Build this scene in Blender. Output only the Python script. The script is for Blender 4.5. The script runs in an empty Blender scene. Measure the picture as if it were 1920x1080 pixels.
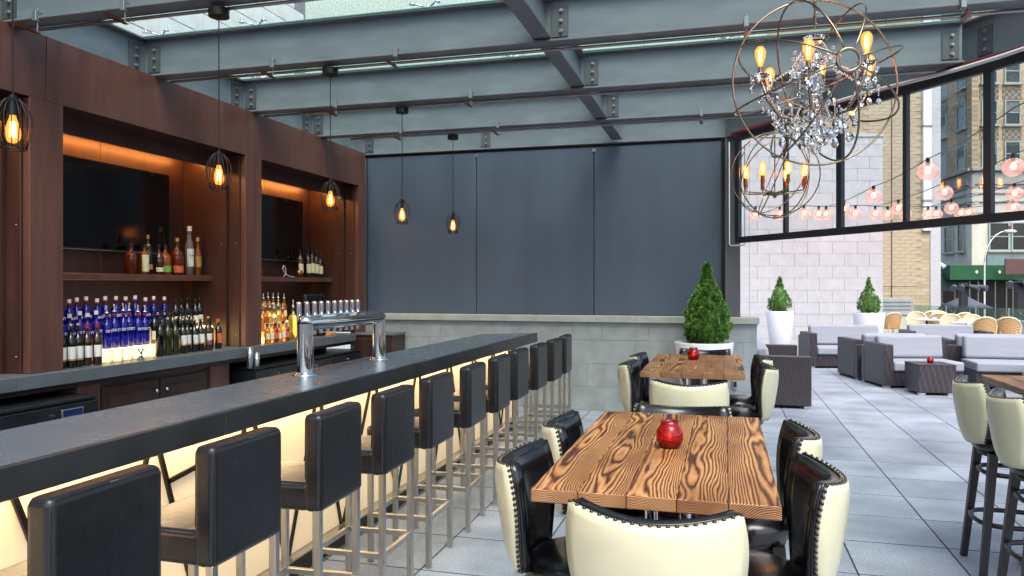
import bpy, bmesh, math, random
from mathutils import Vector, Matrix
R = math.radians
PI = math.pi
sc = bpy.context.scene
C = sc.collection
random.seed(7)

# ------------------------------------------------------------------ camera, sky, sun, exposure
YAW = math.atan(399 / 1435)
cd = bpy.data.cameras.new('camera')
cam = bpy.data.objects.new('camera', cd)
C.objects.link(cam)
cam.location = (0, 0, 1.65)
cam.rotation_euler = (R(90), 0, YAW)
cd.sensor_width = 36
cd.lens = 1435 / 1920 * 36
cd.shift_y = -5 / 1920
cd.clip_start = 0.05
cd.clip_end = 600
sc.camera = cam

SUN_EL, SUN_AZ = R(58), R(150)          # azimuth from +Y towards +X
world = bpy.data.worlds.new('World')
sc.world = world
world.use_nodes = True
wn = world.node_tree.nodes
wl = world.node_tree.links
wn.clear()
sky = wn.new('ShaderNodeTexSky')
sky.sky_type = 'NISHITA'
sky.sun_disc = False
sky.sun_elevation = SUN_EL
sky.sun_rotation = SUN_AZ
sky.air_density = 1.0
sky.dust_density = 3.5
sky.ozone_density = 1.0
bgn = wn.new('ShaderNodeBackground')
bgn.inputs['Strength'].default_value = 0.15
wo = wn.new('ShaderNodeOutputWorld')
wl.new(sky.outputs[0], bgn.inputs[0])
wl.new(bgn.outputs[0], wo.inputs[0])

sd = bpy.data.lights.new('sun', 'SUN')
sd.energy = 1.4
sd.angle = R(40)
sd.color = (1.0, 0.95, 0.88)
so = bpy.data.objects.new('sun', sd)
C.objects.link(so)
sdir = Vector((math.sin(SUN_AZ) * math.cos(SUN_EL), math.cos(SUN_AZ) * math.cos(SUN_EL), math.sin(SUN_EL)))
so.rotation_euler = sdir.to_track_quat('Z', 'Y').to_euler()
so.location = (0, 0, 30)

sc.view_settings.view_transform = 'Standard'
sc.view_settings.look = 'None'
sc.view_settings.exposure = 1.25
sc.view_settings.gamma = 1.0
sc.render.engine = 'CYCLES'
sc.cycles.max_bounces = 8
sc.cycles.diffuse_bounces = 4
sc.cycles.glossy_bounces = 4
sc.cycles.transmission_bounces = 6
sc.cycles.transparent_max_bounces = 24
sc.cycles.caustics_reflective = False
sc.cycles.caustics_refractive = False
sc.cycles.sample_clamp_indirect = 4.0
sc.cycles.use_denoising = True

# ------------------------------------------------------------------ materials
def lin(h):
    h = h.lstrip('#')
    out = []
    for i in (0, 2, 4):
        v = int(h[i:i + 2], 16) / 255
        out.append(v / 12.92 if v <= .04045 else ((v + .055) / 1.055) ** 2.4)
    return tuple(out)

MATS = {}

def nodes_of(name):
    m = bpy.data.materials.new(name)
    m.use_nodes = True
    nt = m.node_tree
    b = nt.nodes['Principled BSDF']
    MATS[name] = m
    return m, nt, b

def pm(name, col, rough=.5, metal=0, var=.12, scale=6, bump=0, bscale=60, coat=0, stretch=(1, 1, 1), rvar=.08, detail=4):
    """painted / solid surface with a little colour, gloss and relief variation"""
    if isinstance(col, str):
        col = lin(col)
    m, nt, b = nodes_of(name)
    N, L = nt.nodes, nt.links
    tc = N.new('ShaderNodeTexCoord')
    mp = N.new('ShaderNodeMapping')
    mp.inputs['Scale'].default_value = stretch
    L.new(tc.outputs['Object'], mp.inputs['Vector'])
    nz = N.new('ShaderNodeTexNoise')
    nz.inputs['Scale'].default_value = scale
    nz.inputs['Detail'].default_value = detail
    L.new(mp.outputs[0], nz.inputs['Vector'])
    cr = N.new('ShaderNodeValToRGB')
    cr.color_ramp.elements[0].position = .3
    cr.color_ramp.elements[1].position = .7
    cr.color_ramp.elements[0].color = (*[max(0, x * (1 - var)) for x in col], 1)
    cr.color_ramp.elements[1].color = (*[min(1, x * (1 + var)) for x in col], 1)
    L.new(nz.outputs['Fac'], cr.inputs[0])
    L.new(cr.outputs[0], b.inputs['Base Color'])
    b.inputs['Metallic'].default_value = metal
    mr = N.new('ShaderNodeMapRange')
    mr.inputs['To Min'].default_value = max(.02, rough - rvar)
    mr.inputs['To Max'].default_value = min(1, rough + rvar)
    L.new(nz.outputs['Fac'], mr.inputs['Value'])
    L.new(mr.outputs[0], b.inputs['Roughness'])
    if coat:
        b.inputs['Coat Weight'].default_value = coat
        b.inputs['Coat Roughness'].default_value = .12
    if bump:
        n2 = N.new('ShaderNodeTexNoise')
        n2.inputs['Scale'].default_value = bscale
        n2.inputs['Detail'].default_value = 3
        L.new(mp.outputs[0], n2.inputs['Vector'])
        bp = N.new('ShaderNodeBump')
        bp.inputs['Strength'].default_value = bump
        bp.inputs['Distance'].default_value = .01
        L.new(n2.outputs['Fac'], bp.inputs['Height'])
        L.new(bp.outputs[0], b.inputs['Normal'])
    return m

def em(name, col, strength):
    if isinstance(col, str):
        col = lin(col)
    m, nt, b = nodes_of(name)
    b.inputs['Base Color'].default_value = (*col, 1)
    b.inputs['Emission Color'].default_value = (*col, 1)
    b.inputs['Emission Strength'].default_value = strength
    b.inputs['Roughness'].default_value = .6
    return m

def schlick(nt, f0, k=1.0):
    """reflectance of a thin sheet, the same from either side"""
    N, L = nt.nodes, nt.links
    lw = N.new('ShaderNodeLayerWeight'); lw.inputs['Blend'].default_value = .5
    pw = N.new('ShaderNodeMath'); pw.operation = 'POWER'; pw.inputs[1].default_value = 5
    L.new(lw.outputs['Facing'], pw.inputs[0])
    ma = N.new('ShaderNodeMath'); ma.operation = 'MULTIPLY_ADD'; ma.inputs[1].default_value = k * (1 - f0); ma.inputs[2].default_value = k * f0
    L.new(pw.outputs[0], ma.inputs[0])
    return ma.outputs[0]

def clear(name, tint, gloss=1.0, ior=1.5, rough=.02, coat=1.0):
    """thin sheet glass: see-through with a Fresnel reflection"""
    if isinstance(tint, str):
        tint = lin(tint)
    m = bpy.data.materials.new(name)
    m.use_nodes = True
    nt = m.node_tree
    N, L = nt.nodes, nt.links
    N.clear()
    tr = N.new('ShaderNodeBsdfTransparent')
    tr.inputs[0].default_value = (*tint, 1)
    gl = N.new('ShaderNodeBsdfGlossy')
    gl.inputs['Roughness'].default_value = rough
    gl.inputs[0].default_value = (gloss, gloss, gloss, 1)
    fr = schlick(nt, ((ior - 1) / (ior + 1)) ** 2, coat)
    mx = N.new('ShaderNodeMixShader')
    o = N.new('ShaderNodeOutputMaterial')
    L.new(fr, mx.inputs[0])
    L.new(tr.outputs[0], mx.inputs[1])
    L.new(gl.outputs[0], mx.inputs[2])
    L.new(mx.outputs[0], o.inputs[0])
    MATS[name] = m
    return m

def glass(name, col, rough=.0, ior=1.5):
    if isinstance(col, str):
        col = lin(col)
    m, nt, b = nodes_of(name)
    b.inputs['Base Color'].default_value = (*col, 1)
    b.inputs['Roughness'].default_value = rough
    b.inputs['IOR'].default_value = ior
    b.inputs['Transmission Weight'].default_value = 1
    return m

steel_paint = pm('steel_paint', '#6a767b', .45, 0, .16, 2.5, .06, 30, stretch=(1, 1, 3))
steel_dark = pm('steel_dark', '#4c5254', .5, 0, .15, 4, .05, 40)
steel_flange = pm('steel_flange', '#686c70', .5, 0, .15, 4, .05, 40)
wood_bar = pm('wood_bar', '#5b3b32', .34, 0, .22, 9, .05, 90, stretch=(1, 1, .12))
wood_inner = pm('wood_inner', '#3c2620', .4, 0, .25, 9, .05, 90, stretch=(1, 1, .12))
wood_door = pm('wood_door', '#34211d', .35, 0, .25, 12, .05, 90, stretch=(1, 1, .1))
slate = pm('slate', '#525f68', .27, 0, .05, 3, .006, 60, rvar=.03)
slate_edge_shaded = pm('slate_edge_shaded', '#2b2e30', .36, 0, .18, 4, .03, 30)  # same stone as the top, darkened to paint in the front face's shade
backstone = pm('backstone', '#575d62', .33, 0, .12, 5, .02, 40)
dark_panel = pm('dark_panel', '#434f60', .5, 0, .10, 1.6, .05, 90, stretch=(1.6, 1, .35), rvar=.1)
dark_column = pm('dark_column', '#4e5156', .6, 0, .1, 3, .05, 60)
stone = pm('stone', '#8f9698', .75, 0, .16, 5, .25, 45)
stone_cap = pm('stone_cap', '#9b9f97', .7, 0, .14, 4, .2, 50)
limestone = pm('limestone', '#b3b3b6', .7, 0, .07, 5, .12, 50)
white_block = pm('white_block', '#dfe3e0', .6, 0, .08, 3, .1, 40)
tan_block = pm('tan_block', '#b0a088', .85, 0, .15, 3, .25, 30)
joint = pm('joint', '#88878c', .9, 0, .1, 8)
dark_joint = pm('dark_joint', '#2b2f33', .9, 0, .1, 8)
leather = pm('leather', '#121317', .32, 0, .25, 14, .16, 28, rvar=.06)
vinyl_black = pm('vinyl_black', '#0c0d10', .24, 0, .3, 9, .10, 16, coat=.25, rvar=.05)
vinyl_cream = pm('vinyl_cream', '#c8c4a4', .30, 0, .07, 5, .12, 14, coat=.2, rvar=.05)
brushed = pm('brushed', '#b9b7b2', .3, 1, .12, 20, .04, 200, stretch=(6, 6, .5))
chrome = pm('chrome', '#d4d7da', .06, 1, .03, 5, rvar=.03)
silver = pm('silver', '#b8bcc0', .35, 1, .08, 12)
conduit_mat = pm('conduit_metal', '#9b9490', .38, .8, .12, 8)
black_metal = pm('black_metal', '#1b1a1a', .4, .4, .2, 10)
frame_dark = pm('frame_dark', '#2c2f36', .4, .2, .12, 6)
bronze = pm('bronze', '#8a7c6c', .25, 1, .25, 14, rvar=.1)
copper = pm('copper', '#8a5a3c', .3, .9, .2, 10)
black_plastic = pm('black_plastic', '#121416', .4, 0, .2, 10)
fridge = pm('fridge_black', '#1d2023', .3, .1, .15, 6, .02, 80)
screen_mat = pm('screen', '#050507', .1, 0, .1, 3)
wood_leg = pm('black_wood', '#161214', .4, 0, .3, 14, .05, 60)
ring_wood = pm('ring_wood', '#1d1618', .33, 0, .3, 14)
white_pot = pm('white_pot', '#dedfe4', .35, 0, .03, 3)
soil = pm('soil', '#2b211a', .95, 0, .3, 30, .5, 60)
bark = pm('bark', '#4a3a2c', .9, 0, .3, 20, .4, 40)
cushion = pm('cushion_fabric', '#8f949f', .9, 0, .07, 3, .15, 350, stretch=(1, 1, 8))
rattan = pm('rattan', '#c9a760', .55, 0, .15, 20)
rattan_cream = pm('rattan_cream', '#d9cfa8', .55, 0, .12, 20)
concrete = pm('concrete', '#b5b3ae', .85, 0, .12, 3, .2, 40)
asphalt = pm('asphalt', '#3f4043', .9, 0, .15, 6, .3, 60)
vent_metal = pm('vent_metal', '#9a9c9c', .5, .2, .1, 3)
teal_metal = pm('teal_metal', '#6d8587', .5, .1, .1, 3)
window_frame_mat = pm('window_paint', '#8fa3a4', .5, 0, .1, 5)
dark_window = pm('dark_window', '#1f2528', .12, 0, .4, .7)
curtain_mat = pm('curtain', '#6a6d66', .8, 0, .2, 3)
pale_stone = pm('pale_stone', '#c6c3b7', .75, 0, .08, 1.2, .1, 20)
cornice_stone = pm('cornice_stone', '#9c9a94', .8, 0, .12, 2, .15, 20)
brick_far = None
green_cloth = pm('green_cloth', '#12512f', .7, 0, .2, 2)
dark_green = pm('dark_green', '#12312b', .6, 0, .2, 2)
brown_sign = pm('brown_sign', '#5a3f42', .6, 0, .2, 2)
orange_sign = pm('orange_sign', '#d8521d', .6, 0, .1, 2)
shop_dark = pm('shop_dark', '#141312', .3, 0, .4, 1.5)
grey_cloth = pm('grey_cloth', '#4a525c', .8, 0, .1, 4)
red_awning = pm('red_paint', '#7a2326', .5, 0, .2, 6)
white_paint = pm('white_paint', '#d9dadb', .45, 0, .05, 6)
galvanised = pm('galvanised', '#8e9496', .4, .7, .12, 6)
label_white = pm('label_white', '#d6d3cb', .6, 0, .06, 20)
label_cream = pm('label_cream', '#d8cf9f', .6, 0, .06, 20)
label_green = pm('label_green', '#6fae35', .6, 0, .06, 20)
label_orange = pm('label_orange', '#d85f2a', .6, 0, .06, 20)
label_gold = pm('label_gold', '#b98a3a', .45, .3, .1, 20)
label_purple = pm('label_purple', '#96406f', .6, 0, .1, 20)
letter_white = pm('letter_white', '#e8e8ee', .5, 0, .02, 5)
letter_black = pm('letter_black', '#161616', .5, 0, .02, 5)
cap_white = pm('cap_white', '#e6dcd6', .4, 0, .05, 20)
cap_red = pm('cap_red', '#a81e2c', .35, 0, .1, 20)
cap_gold = pm('cap_gold', '#b08c3e', .3, .7, .1, 20)
cap_black = pm('cap_black', '#101012', .35, 0, .1, 20)
cap_orange = pm('cap_orange', '#d0561c', .4, 0, .1, 20)
cork = pm('cork', '#caa878', .8, 0, .15, 60)
pourer_mat = pm('pourer', '#e2e2e0', .25, .6, .05, 20)
glass_dark = pm('bottle_dark', '#0b0f0c', .08, 0, .3, 8, coat=.4, rvar=.03)
glass_olive = pm('bottle_olive', '#2a2c12', .08, 0, .3, 8, coat=.4, rvar=.03)
glass_brown = pm('bottle_brown', '#35150a', .08, 0, .3, 8, coat=.4, rvar=.03)

def tinted(name, col, trans=.6, rough=.04):
    if isinstance(col, str):
        col = lin(col)
    m, nt, b = nodes_of(name)
    b.inputs['Base Color'].default_value = (*col, 1)
    b.inputs['Roughness'].default_value = rough
    b.inputs['IOR'].default_value = 1.45
    b.inputs['Transmission Weight'].default_value = trans
    return m

glass_blue = tinted('bottle_blue', '#1018a0', .6)
glass_amber = tinted('bottle_amber', '#c9691c', .6)
glass_clear = tinted('bottle_clear', '#e6e4da', .85)
glass_gold = tinted('bottle_gold', '#f0cf6a', .7)
glass_whisky = tinted('bottle_whisky', '#7a2f10', .5)
glass_red = tinted('candle_glass', '#d80d10', .82, .03)
crystal = glass('crystal', '#ffffff', 0, 1.55)
cup_clear = clear('cup_clear', '#fbfcfd', 1, 1.9, .15)
pane_glass = clear('pane_glass', '#f3f7f8', 1, 1.45)
roof_glass = clear('roof_glass', '#f4faf7', 1, 1.35, .02, .45)
edge_green = pm('glass_edge', '#5f9c8a', .2, 0, .15, 4)
pane_far = clear('pane_rail', '#e0efec', 1, 1.5)

bulb_core = em('filament', (1.0, .46, .12), 24)
bulb_glow = em('bulb_glow', (1.0, .42, .10), 3.0)
bulb_red = em('globe_bulb', (1.0, .46, .16), 9)
led_warm = em('led_warm', (1.0, .40, .09), 15)
led_bar = em('led_bar', (1.0, .74, .42), 10)
lightbox = em('lightbox', (1.0, .70, .28), 1.4)
panel_lit = em('panel_lit', (1.0, .76, .46), .12)
flame_mat = em('flame', (1.0, .45, .1), 12)

def amber_glass():
    m = bpy.data.materials.new('amber_bulb')
    m.use_nodes = True
    nt = m.node_tree
    N, L = nt.nodes, nt.links
    N.clear()
    tr = N.new('ShaderNodeBsdfTransparent'); tr.inputs[0].default_value = (1, .72, .4, 1)
    e = N.new('ShaderNodeEmission'); e.inputs[0].default_value = (1, .27, .035, 1); e.inputs[1].default_value = 1.9
    g = N.new('ShaderNodeBsdfGlossy'); g.inputs['Roughness'].default_value = .03
    fr = schlick(nt, .035)
    m1 = N.new('ShaderNodeMixShader'); m1.inputs[0].default_value = .4
    m2 = N.new('ShaderNodeMixShader')
    o = N.new('ShaderNodeOutputMaterial')
    L.new(tr.outputs[0], m1.inputs[1]); L.new(e.outputs[0], m1.inputs[2])
    L.new(fr, m2.inputs[0]); L.new(m1.outputs[0], m2.inputs[1]); L.new(g.outputs[0], m2.inputs[2])
    L.new(m2.outputs[0], o.inputs[0])
    return m
amber_bulb = amber_glass()

def pink_glass():
    m = bpy.data.materials.new('pink_globe')
    m.use_nodes = True
    nt = m.node_tree
    N, L = nt.nodes, nt.links
    N.clear()
    tr = N.new('ShaderNodeBsdfTransparent'); tr.inputs[0].default_value = (1, .87, .88, 1)
    tl = N.new('ShaderNodeBsdfTranslucent'); tl.inputs[0].default_value = (1.0, .74, .75, 1)
    g = N.new('ShaderNodeBsdfGlossy'); g.inputs['Roughness'].default_value = .05
    fr = schlick(nt, .04)
    m1 = N.new('ShaderNodeMixShader'); m1.inputs[0].default_value = .35
    m2 = N.new('ShaderNodeMixShader')
    o = N.new('ShaderNodeOutputMaterial')
    L.new(tr.outputs[0], m1.inputs[1]); L.new(tl.outputs[0], m1.inputs[2])
    L.new(fr, m2.inputs[0]); L.new(m1.outputs[0], m2.inputs[1]); L.new(g.outputs[0], m2.inputs[2])
    L.new(m2.outputs[0], o.inputs[0])
    return m
pink_globe = pink_glass()

def burnt_wood():
    m, nt, b = nodes_of('burnt_wood')
    N, L = nt.nodes, nt.links
    def math_(op, a, bb=None, v=None):
        n = N.new('ShaderNodeMath'); n.operation = op
        if hasattr(a, 'links'): L.new(a, n.inputs[0])
        else: n.inputs[0].default_value = a
        if bb is not None:
            if hasattr(bb, 'links'): L.new(bb, n.inputs[1])
            else: n.inputs[1].default_value = bb
        return n.outputs[0]
    tc = N.new('ShaderNodeTexCoord')
    oi = N.new('ShaderNodeObjectInfo')
    rnd = oi.outputs['Random']
    off = N.new('ShaderNodeCombineXYZ')
    L.new(math_('MULTIPLY', rnd, 37.0), off.inputs[0]); L.new(math_('MULTIPLY', rnd, 91.0), off.inputs[1])
    def noise(scl, scale, detail=2, rough=.5):
        mp = N.new('ShaderNodeMapping'); mp.inputs['Scale'].default_value = scl
        L.new(tc.outputs['Object'], mp.inputs['Vector'])
        ad = N.new('ShaderNodeVectorMath'); ad.operation = 'ADD'
        L.new(mp.outputs[0], ad.inputs[0]); L.new(off.outputs[0], ad.inputs[1])
        n = N.new('ShaderNodeTexNoise'); n.inputs['Scale'].default_value = scale
        n.inputs['Detail'].default_value = detail; n.inputs['Roughness'].default_value = rough
        L.new(ad.outputs[0], n.inputs['Vector'])
        return n.outputs['Fac']
    sx = N.new('ShaderNodeSeparateXYZ'); L.new(tc.outputs['Object'], sx.inputs[0])
    n1 = noise((1.0, .22, 1), 7.5, 2.5)
    n2 = noise((1.0, .32, 1), 4.2, 1.5)
    n3 = noise((3, .5, 3), 14, 3)
    dx = math_('ADD', sx.outputs[0], math_('MULTIPLY', math_('SUBTRACT', n1, .5), .07))
    dx = math_('ADD', dx, math_('MULTIPLY', math_('SUBTRACT', rnd, .5), .10))
    dz = math_('ADD', math_('ADD', sx.outputs[2], .075), math_('MULTIPLY', math_('SUBTRACT', n2, .5), .042))
    d = math_('SQRT', math_('ADD', math_('MULTIPLY', dx, dx), math_('MULTIPLY', dz, dz)))
    d = math_('ADD', d, math_('MULTIPLY', n3, .004))
    n4 = noise((6, .25, 6), 6, 2)
    d = math_('ADD', d, math_('MULTIPLY', n4, .006))
    w = math_('SINE', math_('MULTIPLY', d, math_('ADD', 2 * PI / .0058, math_('MULTIPLY', rnd, 420.0))))
    w = math_('ADD', math_('MULTIPLY', w, .5), .5)
    cr = N.new('ShaderNodeValToRGB')
    e = cr.color_ramp.elements
    e[0].position = .0; e[0].color = (*lin('#3a2212'), 1)
    e[1].position = 1.; e[1].color = (*lin('#b98f5b'), 1)
    x = e.new(.18); x.color = (*lin('#6a4022'), 1)
    x = e.new(.34); x.color = (*lin('#966538'), 1)
    x = e.new(.75); x.color = (*lin('#a87849'), 1)
    L.new(w, cr.inputs[0])
    bm_ = noise((1, .35, 1), 7, 3)
    c2 = N.new('ShaderNodeValToRGB')
    c2.color_ramp.elements[0].position = .36; c2.color_ramp.elements[0].color = (.60, .50, .42, 1)
    c2.color_ramp.elements[1].position = .6; c2.color_ramp.elements[1].color = (1, 1, 1, 1)
    L.new(bm_, c2.inputs[0])
    mx = N.new('ShaderNodeMix'); mx.data_type = 'RGBA'; mx.blend_type = 'MULTIPLY'; mx.inputs[0].default_value = 1
    L.new(cr.outputs[0], mx.inputs[6]); L.new(c2.outputs[0], mx.inputs[7])
    L.new(mx.outputs[2], b.inputs['Base Color'])
    b.inputs['Roughness'].default_value = .42
    bp = N.new('ShaderNodeBump'); bp.inputs['Strength'].default_value = .35; bp.inputs['Distance'].default_value = .003
    L.new(w, bp.inputs['Height']); L.new(bp.outputs[0], b.inputs['Normal'])
    return m
burnt = burnt_wood()

def paver_material():
    m, nt, b = nodes_of('paver_concrete')
    N, L = nt.nodes, nt.links
    tc = N.new('ShaderNodeTexCoord')
    oi = N.new('ShaderNodeObjectInfo')
    geo = N.new('ShaderNodeNewGeometry')
    big = N.new('ShaderNodeTexNoise'); big.inputs['Scale'].default_value = 1.7; big.inputs['Detail'].default_value = 5
    fine = N.new('ShaderNodeTexNoise'); fine.inputs['Scale'].default_value = 95; fine.inputs['Detail'].default_value = 2
    vo = N.new('ShaderNodeTexVoronoi'); vo.inputs['Scale'].default_value = 190
    for n in (big, fine, vo): L.new(geo.outputs['Position'], n.inputs['Vector'])
    c1 = N.new('ShaderNodeValToRGB')
    c1.color_ramp.elements[0].position = .32; c1.color_ramp.elements[0].color = (*lin('#7c8590'), 1)
    c1.color_ramp.elements[1].position = .7; c1.color_ramp.elements[1].color = (*lin('#a3acb8'), 1)
    L.new(big.outputs['Fac'], c1.inputs[0])
    c2 = N.new('ShaderNodeValToRGB')
    c2.color_ramp.elements[0].position = .34; c2.color_ramp.elements[0].color = (.66, .66, .67, 1)
    c2.color_ramp.elements[1].position = .62; c2.color_ramp.elements[1].color = (1.12, 1.12, 1.12, 1)
    L.new(fine.outputs['Fac'], c2.inputs[0])
    mx = N.new('ShaderNodeMix'); mx.data_type = 'RGBA'; mx.blend_type = 'MULTIPLY'; mx.inputs[0].default_value = 1
    L.new(c1.outputs[0], mx.inputs[6]); L.new(c2.outputs[0], mx.inputs[7])
    mr = N.new('ShaderNodeMapRange'); mr.inputs['To Min'].default_value = .84; mr.inputs['To Max'].default_value = 1.08
    L.new(oi.outputs['Random'], mr.inputs['Value'])
    vm = N.new('ShaderNodeVectorMath'); vm.operation = 'SCALE'
    L.new(mx.outputs[2], vm.inputs[0]); L.new(mr.outputs[0], vm.inputs['Scale'])
    L.new(vm.outputs[0], b.inputs['Base Color'])
    b.inputs['Roughness'].default_value = .62
    bp = N.new('ShaderNodeBump'); bp.inputs['Strength'].default_value = .25; bp.inputs['Distance'].default_value = .003
    L.new(vo.outputs['Distance'], bp.inputs['Height']); L.new(bp.outputs[0], b.inputs['Normal'])
    return m
paver_mat = paver_material()

def weave_material():
    m, nt, b = nodes_of('wicker_weave')
    N, L = nt.nodes, nt.links
    tc = N.new('ShaderNodeTexCoord')
    mp = N.new('ShaderNodeMapping'); mp.inputs['Rotation'].default_value = (R(35), R(35), R(45))
    L.new(tc.outputs['Object'], mp.inputs['Vector'])
    ck = N.new('ShaderNodeTexChecker'); ck.inputs['Scale'].default_value = 42
    ck.inputs['Color1'].default_value = (*lin('#241f24'), 1); ck.inputs['Color2'].default_value = (*lin('#4f474e'), 1)
    L.new(mp.outputs[0], ck.inputs['Vector'])
    nz = N.new('ShaderNodeTexNoise'); nz.inputs['Scale'].default_value = 5
    L.new(tc.outputs['Object'], nz.inputs['Vector'])
    mx = N.new('ShaderNodeMix'); mx.data_type = 'RGBA'; mx.blend_type = 'MULTIPLY'; mx.inputs[0].default_value = .5
    L.new(ck.outputs[0], mx.inputs[6]); L.new(nz.outputs['Fac'], mx.inputs[7])
    L.new(mx.outputs[2], b.inputs['Base Color'])
    b.inputs['Roughness'].default_value = .45
    bp = N.new('ShaderNodeBump'); bp.inputs['Strength'].default_value = .6; bp.inputs['Distance'].default_value = .006
    L.new(ck.outputs['Fac'], bp.inputs['Height']); L.new(bp.outputs[0], b.inputs['Normal'])
    return m
wicker = weave_material()

def cane_material(name, c1, c2):
    m, nt, b = nodes_of(name)
    N, L = nt.nodes, nt.links
    tc = N.new('ShaderNodeTexCoord')
    ck = N.new('ShaderNodeTexChecker'); ck.inputs['Scale'].default_value = 34
    ck.inputs['Color1'].default_value = (*lin(c1), 1); ck.inputs['Color2'].default_value = (*lin(c2), 1)
    L.new(tc.outputs['Object'], ck.inputs['Vector'])
    L.new(ck.outputs[0], b.inputs['Base Color'])
    b.inputs['Roughness'].default_value = .55
    bp = N.new('ShaderNodeBump'); bp.inputs['Strength'].default_value = .4; bp.inputs['Distance'].default_value = .004
    L.new(ck.outputs['Fac'], bp.inputs['Height']); L.new(bp.outputs[0], b.inputs['Normal'])
    return m
cane_tan = cane_material('cane_tan', '#cfa873', '#8f6a42')
cane_cream = cane_material('cane_cream', '#d9d4bd', '#b3a27a')

def brick_material(name, c1, c2, mortar, scale, bump=.3, bw_=.5, rh_=.168):
    m, nt, b = nodes_of(name)
    N, L = nt.nodes, nt.links
    tc = N.new('ShaderNodeTexCoord')
    mp = N.new('ShaderNodeMapping')
    mp.inputs['Rotation'].default_value = (R(-90), 0, 0)
    L.new(tc.outputs['Object'], mp.inputs['Vector'])
    bk = N.new('ShaderNodeTexBrick')
    bk.inputs['Scale'].default_value = scale
    bk.inputs['Color1'].default_value = (*lin(c1), 1)
    bk.inputs['Color2'].default_value = (*lin(c2), 1)
    bk.inputs['Mortar'].default_value = (*lin(mortar), 1)
    bk.inputs['Brick Width'].default_value = bw_
    bk.inputs['Row Height'].default_value = rh_
    bk.inputs['Mortar Size'].default_value = .006
    L.new(mp.outputs[0], bk.inputs['Vector'])
    L.new(bk.outputs[0], b.inputs['Base Color'])
    b.inputs['Roughness'].default_value = .85
    bp = N.new('ShaderNodeBump'); bp.inputs['Strength'].default_value = bump; bp.inputs['Distance'].default_value = .01
    L.new(bk.outputs['Fac'], bp.inputs['Height']); bp.invert = True
    L.new(bp.outputs[0], b.inputs['Normal'])
    return m
brick_far = brick_material('far_brick', '#c4aa84', '#a38b69', '#8f887c', 1.0, .3, .42, .16)
lattice = cane_material('lattice_brick', '#8a7d6c', '#5c5349')
lattice.node_tree.nodes['Checker Texture'].inputs['Scale'].default_value = 5
green_stone = pm('green_stone', '#c3d2ca', .8, 0, .28, 14, .3, 10, detail=8)

def leaf_material(name, c1, c2):
    m, nt, b = nodes_of(name)
    N, L = nt.nodes, nt.links
    geo = N.new('ShaderNodeNewGeometry')
    tc = N.new('ShaderNodeTexCoord')
    nz = N.new('ShaderNodeTexNoise'); nz.inputs['Scale'].default_value = 14; nz.inputs['Detail'].default_value = 3
    L.new(tc.outputs['Object'], nz.inputs['Vector'])
    cr = N.new('ShaderNodeValToRGB')
    cr.color_ramp.elements[0].position = .3; cr.color_ramp.elements[0].color = (*lin(c1), 1)
    cr.color_ramp.elements[1].position = .7; cr.color_ramp.elements[1].color = (*lin(c2), 1)
    L.new(nz.outputs['Fac'], cr.inputs[0])
    L.new(cr.outputs[0], b.inputs['Base Color'])
    b.inputs['Roughness'].default_value = .5
    return m
needle = leaf_material('needle', '#2c5220', '#6d9a3a')
hedge_leaf = leaf_material('hedge_leaf', '#4a6b2c', '#8aa758')

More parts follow.
